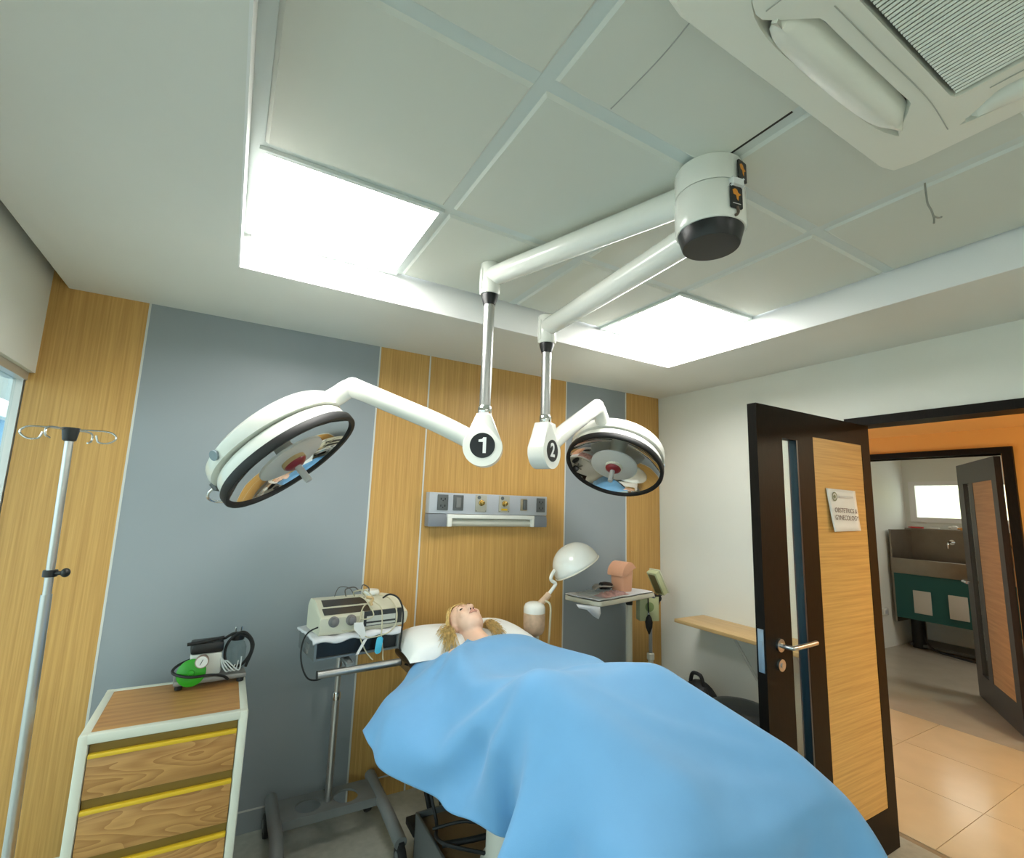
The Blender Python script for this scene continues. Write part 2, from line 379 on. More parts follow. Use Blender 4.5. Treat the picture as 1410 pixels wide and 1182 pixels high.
# ---------------------------------------------------------------- door leaf, standing open square to the wall
d1 = sroot('door_1', (2.46, 1.3, 0), 'open dark door with an oak panel and narrow glass strip')
YA, YC = 1.28, 1.322; x0, x1 = 1.965, 2.945; zt = 2.045
gx0, gx1, gz0, gz1 = 2.15, 2.275, .28, 1.905; px0, px1, pz0, pz1 = 2.402, 2.862, .2, 1.935
f = B().box(x0, gx0, YA, YC, .012, zt).box(gx1, px0, YA, YC, .012, zt).box(px1, x1, YA, YC, .012, zt)
f.box(gx0, gx1, YA, YC, gz1, zt).box(gx0, gx1, YA, YC, .012, gz0).box(px0, px1, YA, YC, pz1, zt).box(px0, px1, YA, YC, .012, pz0)
f.build('leaf_frame', DARKW, d1)
B().box(px0+.001, px1-.001, YA+.002, YC-.002, pz0+.001, pz1-.001).build('oak_panel', OAKH, d1)
B().box(gx0, gx1, 1.298, 1.304, gz0, gz1).build('glass_pane', CLEAR, d1)
b = B().box(gx1-.012, gx1, YA+.001, YC-.001, gz0, gz1); b.build('glazing_bead', mat('blue_black_bead', (.012, .03, .045), .3), d1)
def handle(parent, x, y, z, sgn, lx, mt=BRUSH):
    h = B().cyl((x, y, z), (x, y+sgn*.009, z), .026); h.build('rose', mt, parent)
    h = B().tube([(x, y, z), (x, y+sgn*.045, z), (x+lx*.02, y+sgn*.056, z), (x+lx*.13, y+sgn*.056, z+.004)], .0095, 12, 5); h.build('handle', mt, parent)
    h = B().cyl((x, y, z-.078), (x, y+sgn*.009, z-.078), .024).cyl((x, y, z-.078), (x, y+sgn*.013, z-.078), .010); h.build('lock_cylinder', mt, parent)
handle(d1, 2.058, YA, 1.022, -1, 1.35); handle(d1, 2.058, YC, 1.022, 1, 1)
B().box(x0-.0015, x0, YA+.008, YC-.008, .92, 1.09).box(x0-.004, x0, YA+.013, YC-.013, 1.02, 1.045).build('lock_plate', BRUSH, d1)
# paper notice
pa_ = thing('paper_sign', (2.625, YA-.002, 1.49), 'white paper sign reading OBSTETRICS & GYNECOLOGY taped to the open door', 'sign')
sg = B(); nx_, nz_ = 10, 8
A_, Bq, Cq, Dq = V((2.487, 0, 1.693)), V((2.758, 0, 1.69)), V((2.768, 0, 1.492)), V((2.515, 0, 1.487))
gr = [[None]*(nx_+1) for _ in range(nz_+1)]
for j in range(nz_+1):
    for i in range(nx_+1):
        s_, t_ = i/nx_, j/nz_
        p = (A_*(1-s_)+Bq*s_)*(1-t_)+(Dq*(1-s_)+Cq*s_)*t_
        p.y = YA-.0025-.006*t_*(.5+.5*math.cos(s_*5))-.006*t_*t_
        gr[j][i] = sg.bm.verts.new(p)
for j in range(nz_):
    for i in range(nx_): sg.bm.faces.new((gr[j][i], gr[j][i+1], gr[j+1][i+1], gr[j+1][i]))
sh = sg.build('sheet', PAPER, pa_)
sm = sh.modifiers.new('thickness', 'SOLIDIFY'); sm.thickness = .0005
yt = YA-.0155
text('lettering', 'OBSTETRICS &', .032, (2.632, yt, 1.588), (1, 0, -.02), Z, INK, pa_, .0003, 0, 1.0)
text('lettering', 'GYNECOLOGY', .032, (2.638, yt, 1.553), (1, 0, -.02), Z, INK, pa_, .0003, 0, 1.0)
B().box(2.585, 2.72, yt+.006, yt+.0065, 1.652, 1.66).build('heading_line', INKL, pa_)
lg = B()
lg.lathe([(.022, 0), (.022, .0006), (.017, .0006), (.017, 0)], (2.548, yt+.007, 1.655), -Y, 32, False, False).cyl((2.548, yt+.007, 1.655), (2.548, yt+.0064, 1.655), .009)
lg.build('round_emblem', mat('olive_ink', (.22, .24, .14), .8), pa_)

# ---------------------------------------------------------------- corridor and scrub room beyond
X2 = 5.05
fc = struct(B().box(3.06, 8.1, -2.5, 5, -.1, -.004).build('floor_corridor', GROUT), 'beige tiled corridor floor')
src = None
for i in range(3):
    for j in range(10):
        x = 3.10+i*.6; y = -1.2+j*.6
        if src is None: src = B().box(x+.002, x+.598, y+.002, y+.598, -.01, 0).build('floor_tile', FTILE, fc)
        else: piece(src, 'floor_tile', fc, (x-3.10, y+1.2, 0))
struct(B().box(4.902, 7.95, -.5, 3.1, -.01, 0).build('floor_scrub_room', mat('grey_brown_floor', (.42, .38, .31), .25, var=.05, scale=5)), 'grey floor of the scrub room')
FT = 2.085; JR, JL = 1.30, 2.33
wc = B().box(X2, X2+.12, JL-.02, 5, 0, 2.9).box(X2, X2+.12, -2.5, JR+.02, 0, 2.9).box(X2, X2+.12, JR+.02, JL-.02, FT-.02, 2.9)
struct(wc.build('wall_corridor', ORANGE), 'orange corridor wall around the second doorway')
struct(B().box(3.10, X2, -2.5, 5, 2.262, 2.35).build('ceiling_corridor', ORANGEL), 'cream corridor ceiling with warm light painted in')
struct(B().box(3.10, X2, 4.9, 5, 0, 2.3).box(3.10, X2, -2.5, -2.4, 0, 2.3).build('wall_corridor_ends', ORANGE), 'orange end walls of the corridor')
tr = B().box(X2-.03, X2+.14, JR-.05, JR+.01, 0, FT+.03).box(X2-.03, X2+.14, JL-.01, JL+.05, 0, FT+.03).box(X2-.03, X2+.14, JR+.01, JL-.01, FT-.02, FT+.03)
struct(tr.build('trim_2', DARKW), 'dark frame of the second doorway')
t = thing('corridor_fill_light', (4.0, -.2, 2.2), 'unseen round light added to warm the corridor', 'ceiling light')  # lamp added out of view to light the corridor warmly
B().lathe([(.16, 0), (.16, .05)], (4.0, -.2, 2.205), Z, 32).build('housing', ENAMEL, t)
B().lathe([(.0, -.03), (.10, -.02), (.145, 0), (.145, .01)], (4.0, -.2, 2.205), Z, 32).build('diffuser', mat('warm_diffuser', (.9, .8, .6), .5, emit=(1, .86, .6), es=150), t)
# second door leaf
d2 = sroot('door_2', (5.15, 1.33, 0), 'second door standing open in the corridor, dark with an oak panel')
h0 = V((5.18, 1.36, 0)); e0 = V((6.02, 1.86, 0)); U2 = (e0-h0).normalized(); n2 = V((-U2.y, U2.x, 0)); LW = .97
Md = Matrix((U2, n2, Z)).transposed().to_4x4(); Md.translation = h0
f = B(); T2 = .04; zt2 = 2.06
f.box(0, .10, 0, T2, .012, zt2, M=Md).box(.56, .66, 0, T2, .012, zt2, M=Md).box(.82, LW, 0, T2, .012, zt2, M=Md)
f.box(.10, .56, 0, T2, 1.88, zt2, M=Md).box(.10, .56, 0, T2, .012, .22, M=Md).box(.66, .82, 0, T2, 1.88, zt2, M=Md).box(.66, .82, 0, T2, .012, .22, M=Md)
f.build('leaf_frame', DARKW2, d2)
B().box(.101, .559, .002, T2-.002, .221, 1.879, M=Md).build('oak_panel', OAKR, d2)
B().box(.66, .82, .017, .023, .22, 1.88, M=Md).build('glass_pane', CLEAR, d2)
for s_ in (0, 1):
    y = 0 if s_ == 0 else T2; q = -1 if s_ == 0 else 1
    P_ = [Md @ V(p) for p in ((.90, y, 1.0), (.90, y+q*.05, 1.0), (.86, y+q*.055, 1.0), (.76, y+q*.055, 1.0))]
    B().tube(P_, .011, 10, 5).build('handle', CHROME, d2)
# scrub room
XB = 7.8; YS = 3.03
struct(B().box(X2+.12, XB+.1, YS, YS+.1, 0, 2.9).box(X2+.12, XB+.1, -.6, -.5, 0, 2.9).build('wall_scrub_side', WALLP), 'white side walls of the scrub room')
W0, W1, WZ0, WZ1 = 1.55, 2.97, 1.50, 2.02
b = B().box(XB, XB+.1, W1, YS+.1, 0, 2.9).box(XB, XB+.1, -.6, W0, 0, 2.9).box(XB, XB+.1, W0, W1, 0, WZ0).box(XB, XB+.1, W0, W1, WZ1, 2.9)
struct(b.build('wall_scrub_back', WALLP), 'white back wall of the scrub room with a window')
struct(B().box(X2+.12, XB+.1, -.6, YS+.1, 2.6, 2.7).build('ceiling_scrub', SOFFIT), 'white ceiling of the scrub room')
w2 = sroot('window_2', (XB, 2.2, 1.5), 'small bright window above the scrub sink')
b = B()
for (a0, a1, c0, c1) in ((W0, W1, WZ0, WZ0+.06), (W0, W1, WZ1-.05, WZ1), (W1-.07, W1, WZ0+.06, WZ1-.05), (W0, W0+.06, WZ0+.06, WZ1-.05), (2.2, 2.25, WZ0+.06, WZ1-.05)): b.box(XB-.015, XB+.06, a0, a1, c0, c1)
b.build('window_frame', mat('white_window_frame', (.80, .80, .78), .4), w2)
for a0, a1 in ((W0+.06, 2.2), (2.25, W1-.07)): B().box(XB+.02, XB+.026, a0, a1, WZ0+.06, WZ1-.05).build('pane', CLEAR, w2)
B().tube([(XB-.02, 2.34, 1.56), (XB-.05, 2.35, 1.62), (XB-.045, 2.36, 1.66)], .006, 8).build('window_stay', DKGREY, w2)
hs = B(); hs.quad((11, -6, .2), (11, 10, .2), (17, 10, 4.6), (17, -6, 4.6)); hs.quad((11, -6, .1), (17, -6, .1), (17, 10, .1), (11, 10, .1))
struct(hs.build('hillside', mat('slope_painted_daylight', (.62, .62, .42), .9, var=.35, scale=.9)), 'green slope with painted daylight outside the scrub room window')  # slope colour lightened to stand in for overexposed daylight
t = thing('scrub_room_fill_light', (6.4, .6, 2.56), 'unseen flat panel added to brighten the scrub room', 'ceiling light')  # extra panel out of view, added to brighten this room
B().box(6.1, 6.7, .3, .9, 2.575, 2.60).build('frame', TBAR, t); B().box(6.12, 6.68, .32, .88, 2.568, 2.575).build('diffuser', PANELEM, t)
# sink
SX = 7.2; sy0, sy1 = 1.75, 2.99
sk = thing('scrub_sink', (7.5, 2.4, 0), 'stainless steel scrub sink with a teal apron under the small window', 'sink')
b = B().box(SX, XB-.006, sy1-.02, sy1, .30, 1.40); b.build('side_panel', STEELD, sk); B().box(SX, XB-.006, sy0, sy0+.02, .30, 1.40).build('side_panel', STEELD, sk)
B().box(XB-.05, XB-.02, sy0, sy1, .30, 1.40).build('back_splash', STEELD, sk)
B().box(XB-.16, XB-.006, sy0, sy1, 1.40, 1.42).build('ledge', STEELD, sk)
B().box(SX, XB-.05, sy0, sy1, .82, .84).build('basin_floor', STEELD, sk)
b = B().box(SX-.015, SX+.015, sy0, sy1, .88, 1.06, .008); b.build('front_lip', STEELD, sk)
B().box(SX-.002, SX+.012, sy0+.01, sy1-.02, .36, .88).build('apron', TEAL, sk)
for y in (2.70, 2.37): B().box(SX-.016, SX-.002, y-.085, y+.085, .44, .70, .004).build('knee_pad', SINKSQ, sk)
for y in (2.55, 2.05):
    B().tube([(XB-.05, y, 1.27), (XB-.16, y, 1.27), (XB-.19, y, 1.24), (XB-.19, y, 1.20)], .014, 10).cyl((XB-.05, y, 1.27), (XB-.07, y, 1.27), .03).build('tap', CHROME, sk)
for y in (2.85, 1.9): B().box(7.5, 7.56, y-.03, y+.03, 0, .30).build('leg', STEELD, sk)
b = B().cyl((7.45, 2.86, 0), (7.45, 2.86, .34), .07).tube([(7.4, 2.8, .25), (7.3, 2.7, .06), (7.2, 2.4, .03), (7.15, 1.9, .03)], .012, 8)
b.build('drain_pipe', BLACKM, sk)
B().box(SX+.2, XB-.02, sy0+.05, sy1-.05, .02, .05).build('pipe_box', DKGREY, sk)
for i, (y, c_, n_, s_) in enumerate(((2.88, 'red', 'red soap packet lying at the left end of the sink ledge', (.05, .13, .02)), (2.70, 'white', 'pale brush lying on the sink ledge', (.04, .10, .02)), (2.50, 'white', 'white box near the middle of the sink ledge', (.05, .06, .05)),
                            (2.40, 'orange', 'orange bottle lying on the sink ledge', (.05, .10, .035)), (2.26, 'red', 'small red and white packet beside the second door edge', (.04, .08, .03)))):
    cc = {'red': (.6, .05, .05), 'white': (.8, .78, .72), 'orange': (.75, .35, .08)}[c_]
    b = B().box(XB-.12, XB-.12+s_[0], y-s_[1]/2, y+s_[1]/2, 1.42, 1.42+s_[2], min(s_)*.3)
    b.cyl((XB-.10, y+s_[1]/2, 1.42+s_[2]*.55), (XB-.10, y+s_[1]/2+.025, 1.42+s_[2]*.55), s_[2]*.3)
    tag(b.build('toiletry', mat('toiletry_'+c_, cc, .4)), n_, 'toiletry', 'things on the sink ledge')
t = thing('wall_socket', (7.0, YS-.02, .40), 'white socket box low on the scrub room wall', 'socket')
B().box(6.95, 7.07, YS-.03, YS, .38, .46, .004).build('box', ENAMEL, t); B().box(6.98, 7.04, YS-.033, YS-.03, .40, .44).build('face', LTGREY, t)

# ---------------------------------------------------------------- air conditioner
ax0, ax1, ay0, ay1, az = .64, 1.582, -.36, .583, 2.556; acx, acy = (ax0+ax1)/2, (ay0+ay1)/2
ac = thing('ceiling_air_conditioner', (acx, acy, az), 'white square cassette air conditioner set in the tiled ceiling', 'air conditioner')
ACW = mat('ivory_ac_plastic', (.80, .80, .71), .4)
def oct_ring(r1, r2, z1, z2, wav=0):
    pass
R_ = .471
def superloop(h, p, z, n=96):                   # rounded-square loop
    out = []
    for i in range(n):
        a = 2*PI*i/n; c_, s_ = math.cos(a), math.sin(a); k_ = (abs(c_)**p+abs(s_)**p)**(-1/p); out.append(V((acx+h*k_*c_, acy+h*k_*s_, z)))
    return out
b = B(); loops = [superloop(.471, 30, 2.60), superloop(.471, 30, az+.012), superloop(.463, 24, az), superloop(.405, 5, az-.002), superloop(.392, 5, az+.03)]
vs = [[b.bm.verts.new(p) for p in l] for l in loops]
for p, q in zip(vs, vs[1:]): b.bridge(p, q)
b.build('outer_frame', ACW, ac, 25)
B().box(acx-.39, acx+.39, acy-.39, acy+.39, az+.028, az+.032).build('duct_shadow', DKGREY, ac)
# raised centre plate: each side bows inwards where the flap sits
b = B(); n = 192; lo, li, lu = [], [], []
for i in range(n):
    a = 2*PI*i/n; c_, s_ = math.cos(a), math.sin(a); k_ = (abs(c_)**7+abs(s_)**7)**(-1/7)
    u_ = min(abs(c_), abs(s_))*k_/max(1e-6, max(abs(c_), abs(s_))*k_)      # 0 mid-side .. 1 corner
    dent = .075*max(0, min(1, (.80-u_)/.18)); dent = dent if dent < .075 else .075
    t_ = max(0, min(1, (.80-u_)/.2)); dent = .075*t_*t_*(3-2*t_)
    h = .392-dent
    lo.append(V((acx+h*k_*c_, acy+h*k_*s_, az+.02))); li.append(V((acx+(h-.004)*k_*c_, acy+(h-.004)*k_*s_, az-.014)))
    q = (abs(c_)**40+abs(s_)**40)**(-1/40); lu.append(V((acx+.255*q*c_, acy+.255*q*s_, az-.018)))
A1 = [b.bm.verts.new(p) for p in lo]; A2 = [b.bm.verts.new(p) for p in li]; A3 = [b.bm.verts.new(p) for p in lu]; A4 = [b.bm.verts.new(p+Z*.03) for p in lu]
b.bridge(A1, A2); b.bridge(A2, A3); b.bridge(A3, A4)
b.build('centre_plate', ACW, ac, 30)
for k in range(4):
    Mr = Matrix.Translation((acx, acy, 0)) @ Matrix.Rotation(k*PI/2, 4, 'Z')
    b = B(); n = 24; rows = []
    for i in range(n+1):
        t_ = i/n; y = -.265+.53*t_; end = math.sqrt(max(0, 1-abs(2*t_-1)**7)); bow = .010*(1-(2*t_-1)**2)
        x0_, x1_ = .324+.036*(1-end), .324+.036+.040*end+bow
        rows.append([b.bm.verts.new(Mr @ V(p)) for p in ((x0_, y, az+.012), (x0_+.012, y, az-.012), ((x0_+x1_)/2, y, az-.022), (x1_-.006, y, az-.008), (x1_, y, az+.004), ((x0_+x1_)/2, y, az+.016))])
    for p, q in zip(rows, rows[1:]): b.bridge(p, q)
    b.bm.faces.new(rows[0][::-1]); b.bm.faces.new(rows[-1])
    b.build('louvre_flap', ACW, ac, 50)
    b = B(); b.tube([Mr @ V(p) for p in ((.30, -.36, az-.0165), (.285, -.2, az-.0175), (.285, 0, az-.0178), (.285, .2, az-.0175))], .0012, 6); b.build('panel_seam', mat('seam_grey', (.42, .43, .38), .6), ac)
gr_ = .245
B().box(acx-gr_, acx+gr_, acy-gr_, acy+gr_, az-.004, az+.0).build('filter_mesh', mat('filter_dark', (.03, .035, .033), .8), ac)
src = None; ns = 44
for i in range(ns):
    x = acx-gr_+(i+.5)*2*gr_/ns
    Mr = Matrix.Translation((x, acy, az-.011)) @ Matrix.Rotation(.5, 4, 'Y')
    if src is None: src = B().box(-.0028, .0028, -gr_, gr_, -.007, .007, M=Mr).build('grille_slat', ACW, ac); sx_ = x
    else: piece(src, 'grille_slat', ac, (x-sx_, 0, 0))
for y in (acy-.082, acy+.082): B().box(acx-gr_, acx+gr_, y-.006, y+.006, az-.021, az-.004).build('grille_bar', ACW, ac)

hk = tag(B().tube([(1.763, .56, 2.593), (1.765, .56, 2.545), (1.76, .557, 2.52), (1.768, .553, 2.50), (1.772, .55, 2.475), (1.768, .55, 2.455)], .0028, 8).tube([(1.768, .55, 2.48), (1.79, .545, 2.478), (1.80, .54, 2.482)], .0026, 8).build('ceiling_hook', mat('dull_wire', (.32, .32, .28), .5, .5)), 'small bent wire hook hanging from the ceiling grid near the air conditioner', 'hook')

# ---------------------------------------------------------------- surgical light
HX, HY = 1.176, .888
sl = thing('surgical_light', (HX, HY, 2.35), 'white twin-headed ceiling surgical light numbered 1 and 2', 'surgical light')
hub = B().lathe([(.098, 2.592), (.1, 2.585), (.1, 2.512)], (HX, HY, 0), Z, 56).build('hub_upper', ENAMEL, sl)
hub2 = B().lathe([(.099, 2.510), (.101, 2.506), (.101, 2.400), (.097, 2.394)], (HX, HY, 0), Z, 56).build('hub_lower', ENAMEL, sl)
B().lathe([(.093, 2.394), (.090, 2.382), (.082, 2.353), (.080, 2.350)], (HX, HY, 0), Z, 56).build('hub_cap', BLACK, sl)
LAMPS = [dict(no='1', el=(.885, 1.775, 2.535), jz=1.815, E=(.408, 2.08, 2.035), c=(.216, 2.15, 1.712), n=(.597, -.292, -.747), jn=(-.52, -.855), spin=-.6),
         dict(no='2', el=(1.258, 1.882, 2.42), jz=1.835, E=(1.745, 2.09, 2.125), c=(1.965, 2.197, 1.803), n=(-.491, -.264, -.831), jn=(.44, -.90), spin=2.)]
for q in LAMPS:
    e = V(q['el']); hd = V((HX, HY, e.z)); d = (e-hd).normalized()
    a = B().cyl(hd+d*.06, e-d*.01, .046, .042, 32); a.build('ceiling_arm', ENAMEL, sl)
    s_ = B().lathe([(.036, .060), (.043, .055), (.044, .0), (.044, -.075), (.040, -.082)], e, Z, 36)
    s_.box(e.x-.047, e.x-.03, e.y-.012, e.y+.012, e.z-.07, e.z+.03, .004)
    s_.build('elbow', ENAMEL, sl)
    B().lathe([(.036, -.082), (.036, -.092), (.026, -.125), (.026, -.128)], e, Z, 32).build('collar', BLACK, sl)
    jt = V((e.x, e.y, q['jz']+.115))
    B().cyl(e-Z*.12, jt+Z*.012, .0235, n=32).build('drop_rod', BRUSH, sl)
    B().lathe([(.026, 0), (.029, .006), (.029, .030), (.0235, .038)], jt, Z, 32).build('rod_ferrule', CHROME, sl)
    # teardrop joint
    nn = V((*q['jn'], 0)).normalized(); U = Z.cross(nn).normalized(); c = V((e.x, e.y, q['jz']))
    poly = [(.030, .115), (-.030, .115)] + [(.080*math.cos(t_), -.022+.080*math.sin(t_)) for t_ in [math.radians(a_) for a_ in range(165, 376, 5)]]
    J = B().prism(poly, c-nn*.043, U, Z, .086, .010, 3).build('joint', ENAMEL, sl, 50)
    dc = c+nn*.0432-Z*.018
    B().cyl(dc-nn*.0005, dc+nn*.0012, .051, n=40).build('number_disc', BLACK, J)
    NW = mat('numeral_white', (.85, .86, .85), .4)
    if q['no'] == '1': B().prism([(.002, -.031), (.015, -.031), (.015, .033), (.003, .033), (-.002, .026), (-.016, .023), (-.016, .014), (.002, .014)], dc+nn*.0012, U, Z, .0012).build('numeral', NW, J)
    else: text('numeral', '2', .088, dc+nn*.0016, U, Z, NW, J, .0006, .0025, .95)
    E_ = V(q['E']); n_ = V(q['n']).normalized(); cc = V(q['c'])
    ad = (E_-c).normalized()
    ar = B().tube([c+ad*.045-Z*.012, c+(E_-c)*.35, c+(E_-c)*.7, E_-ad*.02, E_], .041, 24, 4)
    rad = (E_-cc)-n_*((E_-cc).dot(n_)); rdir = rad.normalized(); side = n_.cross(rdir).normalized(); bk = -n_
    ringp = cc+rdir*.258+bk*.118
    ar.tube([E_-ad*.05, E_+(ringp-E_)*.10, E_+(ringp-E_)*.6, ringp], .041, 24, 5)
    ar.sphere(E_, (.0412,)*3)
    ar.build('lamp_arm', ENAMEL, sl, 40)
    # head
    R = .288
    H = B().lathe([(R-.016, .000), (R-.012, .012), (R-.012, .03), (R-.014, .058), (R-.022, .072), (R-.045, .084), (.19, .105), (.12, .125), (.05, .133), (.0, .134)], cc, bk, 72, False, True).build('lamp_head', ENAMEL, sl, 40)
    rim = B().lathe([(R-.018, -.008), (R-.003, -.010), (R, -.006), (R, .020), (R-.005, .026), (R-.018, .024), (R-.022, .006), (R-.018, -.008)], cc, bk, 72, False, False).build('rim', BLACKM, H, 40)
    # fork that carries the head, following its shoulder
    fk = B(); rows = []; nseg = 60
    for i in range(nseg+1):
        a_ = 2*PI*i/nseg; dr = rdir*math.cos(a_)+side*math.sin(a_)
        fat = .55+.45*abs(math.cos(a_/2)) if False else 1
        hh = .056*(.60+.40*(math.cos(a_)*.5+.5)); r_ = .266; zc_ = .112
        rows.append([fk.bm.verts.new(cc+dr*(r_+dx)+bk*(zc_+dz)) for dx, dz in ((.012, -hh*.6), (.016, -hh*.2), (.010, hh*.5), (-.012, hh*.85), (-.035, hh*.9), (-.035, -hh*.6))])
    for p, r_ in zip(rows, rows[1:]): fk.bridge(p, r_)
    fk.build('fork', ENAMEL, H, 40)
    for s2 in (-1, 1):
        kp = cc+(rdir*-.55+side*s2*.835).normalized()*.279+bk*.115; kd = (kp-cc-bk*.115).normalized()
        B().cyl(kp, kp+kd*.010, .019, n=24).build('pivot_knob', mat('grey_blue_plastic', (.20, .26, .29), .4), H)
    tip = cc-rdir*.283+bk*.08
    B().tube([tip+side*.02+bk*.015, tip-rdir*.03+side*.02+bk*.012, tip-rdir*.052, tip-rdir*.045-side*.03-bk*.02, tip-rdir*.012-side*.045-bk*.045], .0055, 10, 6).build('grab_handle', CHROME, H)
    B().box(-.018, .018, -.014, .014, -.006, .006, .002, M=Matrix.Translation(tip+side*.02+bk*.015) @ Matrix((side, bk, -rdir)).transposed().to_4x4()).build('handle_bracket', DKGREY, H)
    # mirror dish (hollow) and centre
    ds = B().lathe([(R-.019, .004), (R-.030, .014), (.21, .046), (.15, .066), (.08, .080), (.0, .084)], cc, bk, 72, False, True).build('reflector', MIRROR, H, 80)
    B().lathe([(.125, .004), (.137, .008), (.137, .018), (.10, .030), (.04, .04), (.035, .082)], cc, bk, 56, True, True).build('centre_disc', mat('centre_disc_grey', (.60, .60, .56), .35), H)
    B().lathe([(.05, -.012), (.05, .005)], cc, bk, 40).build('bulb_cover', TAN if q['no'] == '1' else ENAMEL2, H)
    B().lathe([(.020, -.030), (.030, -.028), (.044, -.018), (.046, -.012)], cc, bk, 40).build('handle_hub', RED, H)
    B().lathe([(.0135, -.105), (.0145, -.102), (.0145, -.03)], cc, bk, 24).build('focus_handle', mat('grey_handle', (.42, .42, .40), .35), H)
# head hollowness: the enamel head is closed at the dish plane, the dish sits inside it
# black tags hanging on the hub
vd = (CAM-V((HX, HY, 2.45))); vd.z = 0; vd.normalize(); sd = Z.cross(vd).normalized()
for nm, ang, z0, z1, lab_ in (('hanging_tag', 42, 2.415, 2.490, 'black tag with an orange mark hanging on the lower hub'), ('hanging_tag', 58, 2.508, 2.572, 'black tag with an orange mark, the upper one seen nearly edge-on at the hub')):
    a_ = math.radians(ang); rd = (vd*math.cos(a_)+sd*math.sin(a_)).normalized(); tg = Z.cross(rd).normalized(); p = V((HX, HY, 0))+rd*.103
    t = thing(nm, p+Z*z0, lab_, 'tag', 'tags on the hub')
    h = z1-z0
    B().prism(rrect(.042, h, .005), p+Z*((z0+z1)/2), tg, Z, .004).build('card', BLACK, t)
    B().prism([(x*.020/1., y*.036) for x, y in ((-.7, .35), (-.3, .5), (.1, .42), (.25, .2), (.75, .05), (.35, -.1), (.25, -.5), (0, -.35), (-.1, -.05), (-.55, 0))], p+Z*((z0+z1)/2+.004)+rd*.0041, tg, Z, .0006).build('orange_mark', ORMARK, t)
    if ang == 42:
        B().box(-.014, .014, -.0003, .0003, -.001, .001, M=Matrix.Translation(p+rd*.0043+Z*(z0+.014)) @ Matrix((tg, rd, Z)).transposed().to_4x4()).build('fine_print', INKL, t)
        B().box(-.018, .018, .0, .010, -.010, .010, .004, M=Matrix.Translation(p+Z*(z1+.002)) @ Matrix((tg, rd, Z)).transposed().to_4x4()).build('clear_clip', mat('milky_clip', (.75, .76, .75), .3), t)
        B().tube([p+Z*(z0+.005)+rd*.004, p+Z*(z0-.008)+rd*.004+tg*.004, p+Z*(z0-.018)+rd*.004, p+Z*(z0-.022)+rd*.003-tg*.006], .004, 8).build('key_ring', mat('dark_bronze', (.12, .09, .07), .4, .6), t)

# ---------------------------------------------------------------- bedhead unit on the back wall
bx0, bx1, bz0, bz1, by = 1.022, 1.852, 1.420, 1.619, 2.788
bu = thing('bedhead_panel', (1.437, by, bz0), 'grey wall-mounted bedhead unit with sockets, gas outlets and strip lamp', 'wall panel')
B().box(bx0, bx1, by-.065, by, bz0+.075, bz1, .004).build('casing', LTGREY, bu)
b = B().prism([(0, 0), (.065, 0), (.070, .02), (.068, .05), (.060, .073), (0, .073)], (bx0+.115, by, bz0), -Y, Z, .115, .003)
b.build('end_cap', CAPGREY, bu)
b = B().prism([(0, 0), (.065, 0), (.070, .02), (.068, .05), (.060, .073), (0, .073)], (bx1, by, bz0), -Y, Z, .10, .003); b.build('end_cap', CAPGREY, bu)
lx0, lx1 = bx0+.117, bx1-.102; yf = by-.075
f = B().box(lx0, lx1, yf, by, bz0+.048, bz0+.073, .004).box(lx0+.0005, lx0+.03, yf+.0005, by, bz0, bz0+.055, .004).box(lx1-.02, lx1-.0005, yf+.0005, by, bz0, bz0+.055, .004)
f.build('lamp_frame', ENAMEL, bu)
B().cyl((lx0+.03, by-.035, bz0+.024), (lx1-.02, by-.035, bz0+.024), .024, n=24).build('tube_cover', mat('opal_cover', (.60, .60, .52), .3), bu)
f0 = by-.065
def plate(nm, x, mt, w_=.068, h=.092, z=1.562): return B().box(x-w_/2, x+w_/2, f0-.006, f0, z-h/2, z+h/2, .003).build(nm, mt, bu)
for x in (1.105, 1.80):
    pl = plate('socket', x, DKGREY)
    for dz in (.02, -.02):
        B().box(x-.016, x-.010, f0-.0068, f0-.005, 1.562+dz-.006, 1.562+dz+.006).box(x+.010, x+.016, f0-.0068, f0-.005, 1.562+dz-.006, 1.562+dz+.006).cyl((x, f0-.0068, 1.562+dz-.010), (x, f0-.005, 1.562+dz-.010), .0035, n=10).build('pin_holes', BLACK, pl)
pl = plate('switch', 1.205, DKGREY); B().box(1.189, 1.221, f0-.010, f0-.004, 1.532, 1.592, .002).build('rocker', mat('rocker_grey', (.17, .18, .18), .35), pl)
for x, cl in ((1.358, None), (1.522, YELLOW)):
    pl = plate('gas_outlet', x, PLATE, .078, .104)
    B().lathe([(.018, .005), (.018, .012), (.012, .014), (.012, .034), (.009, .036)], (x, f0, 1.565), -Y, 24).build('valve', BRASS, pl)
    B().lathe([(.011, .006), (.011, .009)], (x-.016, f0, 1.598), -Y, 20).build('dial', DKGREY, pl)
    if cl: B().box(x-.022, x+.022, f0-.0075, f0-.005, 1.522, 1.534).build('colour_label', cl, pl)
    for sx in (-1, 1): B().cyl((x+sx*.032, f0-.0075, 1.516), (x+sx*.032, f0-.005, 1.516), .003, n=10).build('screw', DKGREY, pl)
pl = plate('hook_slot', 1.668, mat('dull_gold', (.45, .38, .26), .35, .7), .05, .078); B().box(1.660, 1.684, f0-.022, f0-.004, 1.530, 1.594, .002).build('slot', DKGREY, pl)

